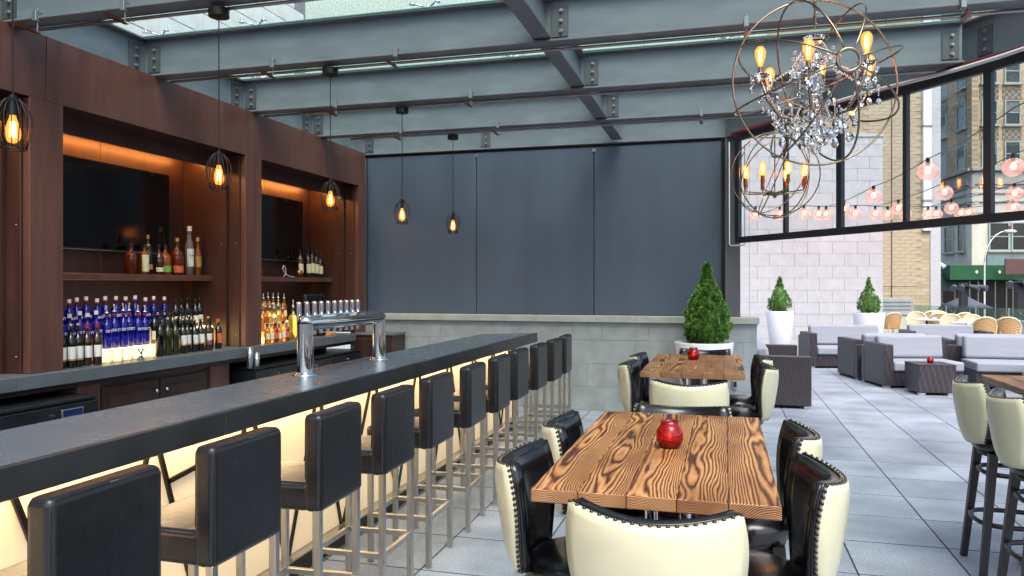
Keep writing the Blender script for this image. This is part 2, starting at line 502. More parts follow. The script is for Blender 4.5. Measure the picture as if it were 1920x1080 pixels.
# ------------------------------------------------------------------ mesh helpers
class MB:
    """collects shapes and builds them as ONE mesh object"""
    def __init__(s):
        s.v, s.f, s.sm, s.wn = [], [], [], False
    def add(s, vs, fs, smooth=False, M=None):
        o = len(s.v)
        s.v += [tuple(M @ Vector(p)) if M else tuple(p) for p in vs]
        s.f += [[i + o for i in f] for f in fs]
        s.sm += [smooth] * len(fs)
        return s
    def box(s, x0, x1, y0, y1, z0, z1, M=None):
        vs = [(x, y, z) for z in (z0, z1) for y in (y0, y1) for x in (x0, x1)]
        return s.add(vs, [(0, 2, 3, 1), (4, 5, 7, 6), (0, 1, 5, 4), (2, 6, 7, 3), (0, 4, 6, 2), (1, 3, 7, 5)], False, M)
    def rbox(s, x0, x1, y0, y1, z0, z1, r=.01, seg=2, M=None):
        bm = bmesh.new()
        bmesh.ops.create_cube(bm, size=1)
        for v in bm.verts:
            v.co = ((x0 + x1) / 2 + v.co.x * (x1 - x0), (y0 + y1) / 2 + v.co.y * (y1 - y0), (z0 + z1) / 2 + v.co.z * (z1 - z0))
        r = min(r, .49 * min(x1 - x0, y1 - y0, z1 - z0))
        bmesh.ops.bevel(bm, geom=bm.edges[:] , offset=r, segments=seg, profile=.5, affect='EDGES')
        bm.verts.index_update()
        s.add([v.co[:] for v in bm.verts], [[v.index for v in f.verts] for f in bm.faces], seg > 1, M)
        bm.free()
        s.wn = s.wn or seg > 1
        return s
    def cyl(s, p0, p1, r0, r1=None, n=12, cap=True):
        r1 = r0 if r1 is None else r1
        p0, p1 = Vector(p0), Vector(p1)
        q = (p1 - p0).to_track_quat('Z', 'Y').to_matrix()
        vs, fs = [], []
        for p, r in ((p0, r0), (p1, r1)):
            for i in range(n):
                a = 2 * PI * i / n
                vs.append(p + q @ Vector((r * math.cos(a), r * math.sin(a), 0)))
        for i in range(n):
            fs.append((i, (i + 1) % n, n + (i + 1) % n, n + i))
        s.add(vs, fs, n > 6)
        if cap:
            s.add(vs[:n], [list(range(n))[::-1]])
            s.add(vs[n:], [list(range(n))])
        return s
    def tube(s, pts, r, n=8, closed=False, flat=1.0):
        pts = [Vector(p) for p in pts]
        m = len(pts)
        vs, fs = [], []
        up = Vector((0, 0, 1))
        prev = None
        for i, p in enumerate(pts):
            if closed: t = pts[(i + 1) % m] - pts[i - 1]
            else: t = pts[min(i + 1, m - 1)] - pts[max(i - 1, 0)]
            t.normalize()
            if prev is None:
                a = t.cross(up)
                if a.length < 1e-3: a = t.cross(Vector((1, 0, 0)))
            else:
                a = prev - t * prev.dot(t)
            a.normalize(); prev = a
            b = t.cross(a)
            for k in range(n):
                w = 2 * PI * k / n
                vs.append(p + a * (r * math.cos(w)) + b * (r * flat * math.sin(w)))
        for i in range(m if closed else m - 1):
            j = (i + 1) % m
            for k in range(n):
                fs.append((i * n + k, i * n + (k + 1) % n, j * n + (k + 1) % n, j * n + k))
        if not closed:
            fs.append(list(range(n))[::-1]); fs.append([(m - 1) * n + k for k in range(n)])
        return s.add(vs, fs, True)
    def lathe(s, prof, n=20, c=(0, 0, 0), sx=1, sy=1, M=None, smooth=True):
        vs, fs = [], []
        m = len(prof)
        for r, z in prof:
            for k in range(n):
                a = 2 * PI * k / n
                vs.append((c[0] + r * math.cos(a) * sx, c[1] + r * math.sin(a) * sy, c[2] + z))
        for i in range(m - 1):
            for k in range(n):
                fs.append((i * n + k, i * n + (k + 1) % n, (i + 1) * n + (k + 1) % n, (i + 1) * n + k))
        if prof[0][0] > 1e-5: fs.append(list(range(n))[::-1])
        if prof[-1][0] > 1e-5: fs.append([(m - 1) * n + k for k in range(n)])
        return s.add(vs, fs, smooth, M)
    def ball(s, c, r, n=8, m=6, sz=1):
        return s.lathe([(max(1e-6, r * math.sin(PI * i / m)), -r * sz * math.cos(PI * i / m)) for i in range(m + 1)], n, c)
    def build(s, name, mat, parent=None, kind=None):
        me = bpy.data.meshes.new(name)
        me.from_pydata(s.v, [], s.f)
        me.polygons.foreach_set('use_smooth', s.sm)
        me.materials.append(mat)
        me.update()
        o = link(name, me, parent, kind)
        if s.wn: o.modifiers.new('flat_faces', 'WEIGHTED_NORMAL').weight = 80
        return o

def link(name, me, parent=None, kind=None):
    o = bpy.data.objects.new(name, me)
    C.objects.link(o)
    if parent: o.parent = parent
    if kind: o['kind'] = kind
    return o

def thing(name, label, cat, loc=(0, 0, 0), rz=0, group=None):
    o = bpy.data.objects.new(name, None)
    o.empty_display_size = .05
    C.objects.link(o)
    o.location = loc
    o.rotation_euler = (0, 0, rz)
    return tag(o, label, cat, group)

def tag(o, label, cat, group=None):
    o['label'] = label
    o['category'] = cat
    if group: o['group'] = group
    return o

def dup(root, loc=None, rz=None, label=None, group=None, scale=None):
    kids = {}
    for o in root.children: kids[o] = list(o.children)
    r = root.copy(); C.objects.link(r)
    if loc is not None: r.location = loc
    if rz is not None: r.rotation_euler = (0, 0, rz)
    if scale: r.scale = (scale,) * 3
    if label: r['label'] = label
    if group: r['group'] = group
    for ch, gs in kids.items():
        c = ch.copy(); C.objects.link(c); c.parent = r
        for g in gs:
            d = g.copy(); C.objects.link(d); d.parent = c
    return r

def struct(o):
    o['kind'] = 'structure'
    return o

def text_mesh(body, size, depth=.0015):
    cu = bpy.data.curves.new('lettering', 'FONT')
    cu.body = body; cu.size = size; cu.extrude = depth
    cu.align_x = 'CENTER'; cu.align_y = 'CENTER'; cu.resolution_u = 2
    o = bpy.data.objects.new('lettering_source', cu)
    C.objects.link(o)
    dg = bpy.context.evaluated_depsgraph_get()
    me = bpy.data.meshes.new_from_object(o.evaluated_get(dg))
    bpy.data.objects.remove(o)
    return me

ORD = ['first', 'second', 'third', 'fourth', 'fifth', 'sixth', 'seventh', 'eighth', 'ninth', 'tenth', 'eleventh', 'twelfth', 'thirteenth']

# ------------------------------------------------------------------ ground, terrace, pavers
def sheet(name, x0, x1, y0, y1, z, mat):
    return struct(MB().box(x0, x1, y0, y1, z - .2, z).build(name, mat))
sheet('ground', -300, 300, -300, 400, -1.6, asphalt)
floor = struct(MB().box(-9, 10.5, -4, 31, -1.3, -.002).build('terrace_floor', dark_joint))

def proj(x, y, z):
    c, s = math.cos(YAW), math.sin(YAW)
    d = c * y - s * x
    return d, 1359 + 1435 * x / (c * max(d, .01)), 535 - 1435 * (z - 1.65) / max(d, .01)

P = .61
cells = []
for i in range(-16, 17):
    for j in range(-16, 42):
        x, y = .735 + P * i, 5.97 + P * j
        cx, cy = x + P / 2, y + P / 2
        if cx > 10 or cx < -8.5 or cy > 30: continue
        d, u, v = proj(cx, cy, 0)
        cells.append((d, u, v, cx, cy))
near = [q for q in cells if q[0] > 3.6 and 480 < q[1] < 2050 and q[2] < 1180 and q[3] > -2.5 and not (q[4] > 10.1 and q[3] < .1)]
near.sort(key=lambda q: q[0])
near = near[:300]
ns = set((q[3], q[4]) for q in near)
pv = MB().rbox(-.300, .300, -.2975, .2975, -.035, 0, .002, 1)
first = None
for d, u, v, cx, cy in near:
    if first is None:
        first = pv.build('paver', paver_mat, floor); o = first
    else:
        o = link('paver', first.data, floor)
    o.location = (cx, cy, random.uniform(-.0004, .0006))
rest = MB()
for d, u, v, cx, cy in cells:
    if (cx, cy) not in ns:
        rest.box(cx - .300, cx + .300, cy - .295, cy + .295, -.035, random.uniform(-.0004, .0006))
rest.build('distant_pavers', paver_mat, floor, 'stuff')

# ------------------------------------------------------------------ roof steel
ZB, ZT = 3.54, 3.90
bolt_me = MB().cyl((0, 0, 0), (0, -.012, 0), .017, .016, 10).cyl((0, -.012, 0), (0, -.024, 0), .011, .010, 6).build('bolt', galvanised)
bolt_data = bolt_me.data
bpy.data.objects.remove(bolt_me)
plate_data = None

def plate(parent, x, y, z0, z1, w=.13, axis=0):
    """bolted angle plate; axis 0 lies on a web facing -y, axis 1 on a web facing +x"""
    if axis == 0: m = MB().box(x - w / 2, x + w / 2, y - .012, y, z0, z1)
    else: m = MB().box(x, x + .012, y - w / 2, y + w / 2, z0, z1)
    p = m.build('connection_plate', steel_dark, parent)
    for k in range(3):
        z = z0 + (z1 - z0) * (k + .5) / 3
        b = link('bolt', bolt_data, p)
        if axis == 0: b.location = (x + .012, y - .012, z)
        else:
            b.location = (x + .012, y + .0, z); b.rotation_euler = (0, 0, R(90))
    return p

def ibeam(name, label, p0, p1, zb=ZB, zt=ZT, fw=.16, plates=(), edge=False):
    p0, p1 = Vector((*p0, 0)), Vector((*p1, 0))
    L = (p1 - p0).length
    a = math.atan2(p1.y - p0.y, p1.x - p0.x)
    t = thing(name, label, 'beam', (p0.x, p0.y, 0), a, 'steel roof beams')
    MB().box(0, L, -.008, .008, zb + .018, zt - .018).build('web', steel_paint, t)
    MB().rbox(0, L, -fw / 2, fw / 2, zb, zb + .018, .003, 1).build('flange', steel_flange, t)
    MB().rbox(0, L, -fw / 2, fw / 2, zt - .018, zt, .003, 1).build('flange', steel_flange, t)
    for x in plates: plate(t, x, -.008, zb + .05, zb + .29)
    if edge: MB().box(0, L, -fw / 2 - .006, -fw / 2, zt - .002, zt + .006).build('glass_edge', edge_green, t)
    return t

def diag(y):               # x of the sloping roof edge at depth y
    return .05 + (10 - y) * .742
beam_y = [2.93, 4.40, 5.87, 7.35, 8.80]
names = ['nearest grey steel cross beam, at the top left corner', 'grey steel cross beam carrying the second pendant lamp', 'grey steel cross beam carrying the third pendant lamp',
         'grey steel cross beam carrying the fourth pendant lamp', 'grey steel cross beam carrying the pendant lamp nearest the dark wall']
XL = -5.13
for y, lab in zip(beam_y, names):
    x1 = diag(y) - .06
    pl = [.10, -1.25 - XL]
    if y > 3: pl.append(x1 - XL - .10)
    ibeam('roof_beam', lab, (XL + .01, y), (x1, y), plates=pl, edge=True)
ibeam('roof_beam', 'grey steel beam along the top of the dark panel wall', (XL + .01, 10.22), (.10, 10.22), edge=True, plates=[.12, 1.9])
t = ibeam('roof_beam', 'long grey steel beam running away from the camera across the middle of the ceiling', (-1.37, 2.0), (-1.37, 10.1), zb=3.57, zt=3.885, fw=.14)
t = ibeam('roof_beam', 'long grey steel edge beam above the brown bar fascia', (XL - .02, 0), (XL - .02, 10.3), zb=3.545)
for y in beam_y[1:]:
    plate(t, y - .13, -.008, 3.6, 3.84)
d0, d1 = (.02, 10.20), (5.6, 2.55)
t = ibeam('roof_beam', 'grey steel edge beam sloping along the glass window band', d0, d1, zb=3.53, zt=3.92)
dv = Vector((d1[0] - d0[0], d1[1] - d0[1]))
for y in beam_y[1:]:
    s_ = (Vector((diag(y), y)) - Vector(d0)).length
    plate(t, s_ + .10, -.008, 3.6, 3.84)

# conduit pipes clipped below the cross beams
def conduit(label, y, x0, x1, z):
    t = thing('conduit_pipe', label, 'pipe', (0, y, z), 0, 'conduit pipes under the beams')
    MB().cyl((x0, 0, 0), (x1, 0, 0), .013, n=8).build('pipe', conduit_mat, t)
    k = x0 + .9
    while k < x1:
        MB().tube([(k, 0, .045), (k, .017, .02), (k, .017, -.006), (k, 0, -.018), (k, -.017, -.006), (k, -.017, .02)], .003, 5).build('pipe_clip', galvanised, t)
        k += 1.7
for y, lab in zip(beam_y[1:], ['thin metal conduit under the second cross beam from the camera', 'thin metal conduit under the third cross beam from the camera',
                               'thin metal conduit under the fourth cross beam from the camera', 'thin metal conduit under the farthest cross beam']):
    conduit(lab, y + .06, -4.9 if y < 8 else -4.6, diag(y) - .25, ZB - .024)
dz = thing('conduit_pipe', 'pale conduit bending along the sloping roof edge at top right', 'pipe', (0, 0, 0))
pts = []
for k in range(26):
    y = 8.75 - k * .22
    pts.append((diag(y) - .17 + .015 * math.sin(k * .9), y, 3.50 + .018 * math.sin(k * .7)))
MB().tube(pts, .018, 8).build('pipe', white_paint, dz)

# beam clamps with short angle brackets
def clamp_proto():
    t = thing('beam_clamp', 'x', 'clamp', (0, 0, 0), 0, 'beam clamps on the roof beams')
    MB().rbox(-.018, .018, -.03, .03, .0, .075, .003, 1).build('clamp_body', galvanised, t)
    MB().cyl((0, 0, -.07), (0, 0, .10), .005, n=6).build('threaded_rod', galvanised, t)
    MB().box(-.015, .015, -.17, .02, -.082, -.077).box(-.015, -.011, -.17, .02, -.08, -.052).build('angle_bracket', copper, t)
    return t
cp = clamp_proto()
spots = [(-4.70, 0, 'beam clamp at the far left end of the topmost left beam'), (-3.95, 0, 'beam clamp hanging left of the second pendant canopy'), (-2.6, 1, 'beam clamp right of the third pendant canopy'),
         (-3.75, 1, 'beam clamp left of the third pendant canopy'), (-3.95, 2, 'beam clamp left of the fourth pendant canopy'), (-2.45, 2, 'beam clamp right of the fourth pendant canopy'),
         (-3.85, 3, 'beam clamp left of the fifth pendant canopy'), (-2.6, 3, 'beam clamp right of the fifth pendant canopy'), (-.25, 3, 'beam clamp on the farthest cross beam, right of the long beam'),
         (.15, 1, 'beam clamp behind the upper left of the crystal chandelier'), (1.55, 1, 'beam clamp behind the upper right of the crystal chandelier')]
for k, (x, b, lab) in enumerate(spots):
    loc = (x, beam_y[1 + b] - .07, ZB - .02)
    if k == 0:
        cp.location = loc; cp['label'] = lab
    else: dup(cp, loc, None, lab)

# skylight panes on spider fittings
skyl = thing('skylight', 'sloping-edged glass skylight resting on the steel roof beams', 'skylight')
def pane(poly, z, th=.014, parent=skyl):
    n = len(poly)
    vs = [(x, y, z) for x, y in poly] + [(x, y, z + th) for x, y in poly]
    me = bpy.data.meshes.new('pane')
    fs = [list(range(n))[::-1], [n + k for k in range(n)]] + [(k, (k + 1) % n, n + (k + 1) % n, n + k) for k in range(n)]
    me.from_pydata(vs, [], fs)
    me.materials.append(roof_glass); me.materials.append(edge_green)
    for k, p in enumerate(me.polygons): p.material_index = 0 if k < 2 else 1
    return link('pane', me, parent)
ys = [1.45, 4.40, 7.35, 10.2]
xs = [XL - .30, -1.37]
for a, b in zip(ys[:-1], ys[1:]):
    a += .008; b -= .008
    for i in range(len(xs)):
        xa = xs[i] + .008
        if i < len(xs) - 1:
            if xs[i + 1] < diag(b):
                pane([(xa, a), (xs[i + 1] - .008, a), (xs[i + 1] - .008, b), (xa, b)], 3.985)
            elif xa < diag(b) - .05:
                pane([(xa, a), (min(xs[i + 1], diag(a)) - .008, a), (diag(b), b), (xa, b)], 3.985)
        elif xa < diag(a) - .1:
            pane([(xa, a), (diag(a), a), (max(xa + .02, diag(b)), b), (xa, b)], 3.985)

def spider_proto():
    t = thing('glass_clamp', 'x', 'glass fitting', (0, 0, 0), 0, 'spider glass fittings on the beams')
    MB().cyl((0, 0, 0), (0, 0, .05), .02, .014, 10).build('hub', chrome, t)
    for sx in (-1, 1):
        for sy in (-1, 1):
            a = MB().tube([(0, 0, .03), (sx * .05, sy * .03, .04), (sx * .11, sy * .07, .05)], .008, 6).build('arm', chrome, t)
            MB().cyl((sx * .11, sy * .07, .035), (sx * .11, sy * .07, .083), .011, n=8).lathe([(.0, .0), (.026, .002), (.026, .008), (0, .01)], 12, (sx * .11, sy * .07, .036)).build('glass_disc', chrome, a)
    return t
sp = spider_proto()
for k, (x, y, lab) in enumerate([(-4.95, 5.87, 'chrome spider glass fitting above the first bolted joint over the bar'), (-3.95, 5.87, 'chrome spider glass fitting right of the second pendant cord'),
        (-2.35, 5.87, 'chrome spider glass fitting at the top centre on the third beam'), (-4.95, 7.35, 'chrome spider glass fitting above the second bolted joint over the bar'),
        (-2.05, 7.35, 'chrome spider glass fitting over the fourth beam, left of the long beam'), (.02, 7.35, 'chrome spider glass fitting left of the crystal chandelier'),
        (-4.95, 8.8, 'chrome spider glass fitting above the farthest bolted joint over the bar')]):
    if k == 0:
        sp.location = (x, y, ZT); sp['label'] = lab
    else: dup(sp, (x, y, ZT), None, lab)

# ------------------------------------------------------------------ far dark panel wall on a low stone wall
wall = thing('stone_wall', 'low grey stone block wall under the dark panels', 'wall', (0, 10.0, 0))
MB().box(-5.2, .384, .006, .34, -.02, 1.16).build('wall_core', joint, wall)
sizes = {}
zr = [(0, .309), (.311, .619), (.621, .929), (.931, 1.162)]
for r, (z0, z1) in enumerate(zr):
    x = .388
    k = 0
    while x > -5.2:
        w = [.60, .92, .74, .60][(k * 3 + r * 2) % 4] if k else [.17, .62, .17, .42][r]
        xa = max(-5.2, x - w)
        MB().rbox(xa + .001, x - .001, -.002 + random.uniform(0, .002), .02 if x < .38 else .33, z0, z1, .003, 1).build('stone_block', stone, wall)
        x = xa
        k += 1
for xa, xb in ((-5.2, -3.75), (-3.75, -2.45), (-2.45, -1.1), (-1.1, .415)):
    MB().rbox(xa + .001, xb - .001, -.05, .36, 1.165, 1.25, .005, 1).build('coping_slab', stone_cap, wall)
MB().rbox(.09, .155, -.03, -.003, .35, .47, .006, 2).build('outlet_box', silver, wall)
MB().box(.103, .142, -.034, -.029, .375, .445).build('outlet_cover', black_plastic, wall)

pw = thing('panel_wall', 'tall dark blue-grey panel wall behind the bar and tables', 'wall', (0, 10.17, 0))
MB().box(-5.3, .0, .03, .12, 1.252, 3.535).build('backing', black_plastic, pw)
seams = [-5.02, -3.347, -1.69, -.013]
for a, b in zip(seams[:-1], seams[1:]):
    MB().rbox(a + .005, b - .005, 0, .03, 1.255, 3.50, .004, 1).build('wall_panel', dark_panel, pw)
for x in (-5.30, ):
    MB().rbox(x, -5.03, -.02, .03, 1.255, 3.50, .004, 1).build('wall_panel', dark_column, pw)
for x in seams[1:]:
    p = MB().rbox(x - .022, x + .022, -.012, 0, 3.44, 3.485, .003, 1).build('panel_clip', silver, pw)
col = thing('steel_column', 'dark grey steel column at the corner of the panel wall', 'column', (.10, 10.2, 0))
MB().rbox(-.10, .09, -.12, .12, 1.25, 3.53, .006, 1).build('shaft', dark_column, col)
MB().box(-.14, -.105, -.06, .1, 1.25, 3.52).build('channel', black_metal, col)
tp = thing('conduit_loop', 'thin white conduit loop on the dark corner column', 'pipe', (0, 0, 0))
MB().tube([(.055, 10.05, 3.46), (.055, 10.05, 2.17), (.075, 10.05, 2.15), (.225, 9.98, 2.15), (.24, 9.97, 2.17), (.24, 9.97, 3.4)], .009, 6).build('pipe', white_paint, tp)

# ------------------------------------------------------------------ sloping glass band on the right
A = Vector((.16, 9.85)); dirv = Vector((.596, -.803)).normalized()
ang = math.atan2(dirv.y, dirv.x)
wb = thing('window_band', 'dark framed glass window band running forward on the right', 'window', (A.x, A.y, 0), ang)
LW = 8.3
MB().rbox(-.03, LW, -.03, .03, 2.17, 2.245, .004, 1).build('bottom_rail', frame_dark, wb)
MB().rbox(-.03, LW, -.03, .03, 3.43, 3.52, .004, 1).build('top_rail', frame_dark, wb)
MB().rbox(-.03, LW, -.10, -.05, 3.50, 3.535, .004, 1).build('red_trim', red_awning, wb)
mull = [0, .85, 1.66, 2.47, 3.29, 4.1, 4.92, 5.74, 6.56, 7.38, 8.2]
for k, x in enumerate(mull):
    w = .022 if k % 2 else .036
    MB().rbox(x - w, x + w, -.026, .026, 2.245, 3.43, .003, 1).build('mullion', frame_dark, wb)
for a, b in zip(mull[:-1], mull[1:]):
    MB().box(a + .02, b - .02, -.004, .004, 2.24, 3.435).build('pane', pane_glass, wb)

# ------------------------------------------------------------------ bar counter
bar = thing('bar_counter', 'long dark slate bar counter with a glowing cream front', 'bar', (0, 0, 0))
bm_ = MB()
top_poly = [(-2.80, -.5), (-2.22, -.5), (-2.22, 9.15), (-2.80, 8.75)]
def slab(poly, z0, z1):
    n = len(poly)
    m = MB()
    m.add([(x, y, z0) for x, y in poly] + [(x, y, z1) for x, y in poly], [list(range(n))[::-1], [n + k for k in range(n)]] + [(k, (k + 1) % n, n + (k + 1) % n, n + k) for k in range(n)])
    return m
cut = [-.5, 1.35, 3.05, 5.35, 7.3, 9.15]
for a, b in zip(cut[:-1], cut[1:]):
    if b < 9:
        MB().rbox(-2.80, -2.2525, a + .001, b - .001, 1.03, 1.067, .001, 1).build('counter_slab', slate, bar)
        MB().rbox(-2.252, -2.2195, a + .001, b - .001, .957, 1.0672, .003, 1).build('counter_edge', slate_edge_shaded, bar)
    else:
        slab([(-2.80, a), (-2.2525, a), (-2.2525, 9.127), (-2.80, 8.75)], 1.03, 1.067).build('counter_slab', slate, bar)
        slab([(-2.252, a), (-2.2195, a), (-2.2195, 9.15), (-2.252, 9.128)], .957, 1.0672).build('counter_edge', slate_edge_shaded, bar)
MB().box(-2.75, -2.30, -.5, 8.65, .985, 1.028).build('counter_core', black_plastic, bar)
MB().box(-2.72, -2.41, -.5, 8.6, 0, .985).build('bar_body', wood_door, bar)
k = -.5
while k < 8.5:
    e_ = min(8.58, k + 1.3)
    MB().box(-2.405, -2.385, k + .002, e_ - .002, .115, .98).build('front_panel', panel_lit, bar)
    k += 1.3
MB().box(-2.33, -2.29, -.5, 8.55, .966, .978).build('light_strip', led_bar, bar)
MB().rbox(-2.405, -2.32, -.5, 8.6, 0, .10, .004, 1).build('plinth', black_metal, bar)
MB().box(-2.40, -2.325, -.5, 8.6, .102, .112).build('plinth_trim', brushed, bar)
MB().box(-2.321, -2.314, -.5, 8.6, 0, .012).build('floor_trim', silver, bar)
MB().rbox(-2.44, -2.36, 8.581, 8.66, 0, .98, .004, 1).build('end_post', wood_inner, bar)
random.seed(21)
yy = .3
zig = [(.12, .97)]
def strip(y0, z0, y1, z1):
    d = Vector((0, y1 - y0, z1 - z0)); n = Vector((0, -d.z, d.y)).normalized() * .011
    a, b = Vector((-2.380, y0, z0)), Vector((-2.380, y1, z1))
    vs = [a - n, a + n, b + n, b - n]
    vs += [v + Vector((.012, 0, 0)) for v in vs]
    MB().add(vs, [(0, 1, 2, 3), (7, 6, 5, 4), (0, 4, 5, 1), (1, 5, 6, 2), (2, 6, 7, 3), (3, 7, 4, 0)]).build('dark_strip', black_metal, bar)
while yy < 8.2:
    w = random.uniform(.5, .75)
    m = random.uniform(.35, .65)
    y1 = lambda z: yy + .55 * w * (z - .12) / .855
    y2 = lambda z: yy + .62 * w + .48 * w * (.975 - z) / .855
    strip(yy, .12, yy + w * .55, .975)
    strip(yy + w * .62, .975, yy + w * 1.1, .12)
    za, zb = .45 + .25 * m, .38 + .3 * m
    strip(y1(za), za, y2(zb), zb)
    if random.random() < .6:
        za, zb = .78, .70 + .2 * m
        strip(y2(za), za, yy + w * 1.15 + .3 * w, zb + .06)
    yy += w * 1.15
random.seed(5)

# ------------------------------------------------------------------ back bar joinery
bb = thing('back_bar', 'tall reddish-brown wooden back bar with two lit niches', 'back bar', (0, 0, 0))
XF, XBK = -4.96, -5.70
fj = [1.9, 4.65, 7.315, 10.0]
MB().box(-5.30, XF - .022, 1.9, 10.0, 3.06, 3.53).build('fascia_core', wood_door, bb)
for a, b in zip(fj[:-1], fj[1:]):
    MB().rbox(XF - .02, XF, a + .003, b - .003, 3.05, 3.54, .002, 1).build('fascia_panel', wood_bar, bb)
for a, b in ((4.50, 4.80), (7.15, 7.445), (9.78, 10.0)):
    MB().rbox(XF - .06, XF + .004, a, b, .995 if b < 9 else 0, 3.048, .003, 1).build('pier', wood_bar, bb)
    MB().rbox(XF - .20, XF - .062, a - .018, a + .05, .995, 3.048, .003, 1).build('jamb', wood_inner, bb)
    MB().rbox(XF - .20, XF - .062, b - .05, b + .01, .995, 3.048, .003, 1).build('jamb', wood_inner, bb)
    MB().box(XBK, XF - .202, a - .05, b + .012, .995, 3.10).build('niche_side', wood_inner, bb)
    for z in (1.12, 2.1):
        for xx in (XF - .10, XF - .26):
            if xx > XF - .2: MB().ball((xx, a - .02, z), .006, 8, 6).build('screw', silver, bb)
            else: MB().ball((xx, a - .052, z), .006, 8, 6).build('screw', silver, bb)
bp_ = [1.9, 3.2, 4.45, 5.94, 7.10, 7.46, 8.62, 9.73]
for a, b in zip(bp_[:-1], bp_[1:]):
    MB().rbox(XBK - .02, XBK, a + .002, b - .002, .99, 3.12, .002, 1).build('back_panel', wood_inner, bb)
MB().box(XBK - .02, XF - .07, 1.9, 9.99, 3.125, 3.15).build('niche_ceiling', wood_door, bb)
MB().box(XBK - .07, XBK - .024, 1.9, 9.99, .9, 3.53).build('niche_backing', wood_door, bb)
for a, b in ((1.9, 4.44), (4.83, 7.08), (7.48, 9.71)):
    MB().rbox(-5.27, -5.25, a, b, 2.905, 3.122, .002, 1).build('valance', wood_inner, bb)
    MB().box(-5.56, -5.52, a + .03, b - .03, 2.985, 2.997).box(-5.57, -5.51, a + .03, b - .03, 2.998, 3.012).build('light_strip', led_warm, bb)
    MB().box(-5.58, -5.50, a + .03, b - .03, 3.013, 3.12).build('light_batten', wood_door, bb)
for a, b in ((4.815, 7.098), (7.46, 9.728)):
    MB().rbox(XBK + .11, -5.33, a, b, 1.697, 1.755, .003, 1).build('shelf', wood_bar, bb)
for y, z in ((7.0, 2.98), (9.66, 2.98)):
    MB().lathe([(0, .0), (.028, .004), (.03, .014), (.012, .02), (0, .02)], 14, (0, 0, 0), M=Matrix.Translation((XF - .25, y + .05, z - .1)) @ Matrix.Rotation(R(90), 4, 'X')).build('spot_lamp', silver, bb)
# worktop
for a, b in ((1.5, 4.3), (4.3, 7.0), (7.0, 9.54)):
    MB().rbox(XBK, -4.85, a + .001, b - .001, .895, .993, .004, 2).build('worktop', backstone, bb)
MB().rbox(-5.6, -4.93, 1.5, 9.5, .845, .893, .002, 1).build('apron', wood_door, bb)
MB().box(-5.65, -5.3, 1.5, 9.5, 0, .843).build('cabinet_back', black_plastic, bb)
for a, b in ((4.93, 5.16), (6.56, 6.86)):
    MB().rbox(-5.3, -4.95, a, b, 0, .843, .003, 1).build('cabinet_post', wood_bar, bb)
MB().rbox(-5.3, -4.985, 5.165, 6.555, 0, .843, .003, 1).build('cabinet_box', wood_door, bb)
for a, b, ky in ((5.19, 5.86, 5.80), (5.88, 6.53, 5.93)):
    dr = MB().rbox(-4.984, -4.965, a, b, .06, .80, .004, 2).build('cabinet_door', wood_door, bb)
    MB().rbox(-4.9645, -4.957, a + .07, b - .07, .13, .73, .006, 1).build('door_panel', wood_door, dr)
    MB().lathe([(0, 0), (.006, 0), (.006, .012), (.016, .02), (.018, .028), (.010, .036), (0, .037)], 12, M=Matrix.Translation((-4.964, ky, .70)) @ Matrix.Rotation(R(90), 4, 'Y')).build('knob', chrome, dr)

def cooler(label, y0, y1, z=.74, doors=2, display=False, x=-4.80):
    t = thing('bottle_cooler', label, 'cooler', (-5.0, (y0 + y1) / 2, 0))
    w = (y1 - y0) / 2
    MB().rbox(-.28, x + 5.0 - .02, -w, w, 0, z - .03, .006, 1).build('cabinet', fridge, t)
    MB().rbox(-.28, x + 5.0, -w - .004, w + .004, z - .028, z, .008, 2).build('lid', black_plastic, t)
    for k in range(doors):
        a = -w + 2 * w * k / doors + .006; b = -w + 2 * w * (k + 1) / doors - .006
        dr = MB().rbox(x + 5.0 - .018, x + 5.0 + .012, a, b, .08, z - .04, .005, 2).build('door', fridge, t)
        MB().cyl((x + 5.012, (a + b) / 2, z - .1), (x + 5.03, (a + b) / 2, z - .1), .012, n=10).build('lock', chrome, dr)
        MB().rbox(x + 5.013, x + 5.03, b - .2, b - .02, z - .2, z - .17, .004, 1).build('handle', silver, dr)
    if display:
        dd = MB().rbox(x + 5.0125, x + 5.02, w - .36, w - .16, z - .13, z - .07, .003, 1).build('display_frame', silver, t)
        MB().box(x + 5.0205, x + 5.022, w - .345, w - .175, z - .122, z - .078).build('display', pm('display_blue', '#1b2a55', .2), dd)
    return t
cooler('black bottle cooler with a small blue display at the far left', 3.2, 4.90, .80, 2, True, -4.72)
cooler('black bottle cooler behind the beer tap tower', 7.05, 9.52, .78, 3, False, -4.78)

cb = thing('side_cabinet', 'small dark wooden cabinet with a steel knob beside the stone wall', 'cabinet', (-4.6, 9.62, 0))
MB().rbox(-.27, .28, -.12, .32, 0, .97, .004, 1).build('cabinet_body', wood_door, cb)
MB().rbox(-.28, .30, -.14, .33, .972, 1.0, .004, 1).build('cabinet_top', backstone, cb)
dr = MB().rbox(-.25, .26, -.137, -.121, .05, .93, .004, 1).build('cabinet_door', wood_door, cb)
MB().ball((.19, -.155, .84), .018, 10, 8).build('knob', chrome, dr)

def tv(label, y0, y1, z0, z1):
    t = thing('television', label, 'television', (XBK + .03, (y0 + y1) / 2, z0), 0, 'wall televisions')
    w, h_ = (y1 - y0) / 2, z1 - z0
    MB().rbox(-.028, .035, -w, w, 0, h_, .004, 1).build('casing', black_plastic, t)
    MB().box(.0355, .038, -w + .012, w - .012, .022, h_ - .012).build('screen', screen_mat, t)
    MB().box(.0355, .040, -w, w, .001, .007).build('bottom_trim', silver, t)
tv('wide flat television in the left niche', 5.30, 6.80, 1.975, 2.815)
tv('flat television in the right niche', 8.10, 9.45, 1.975, 2.815)

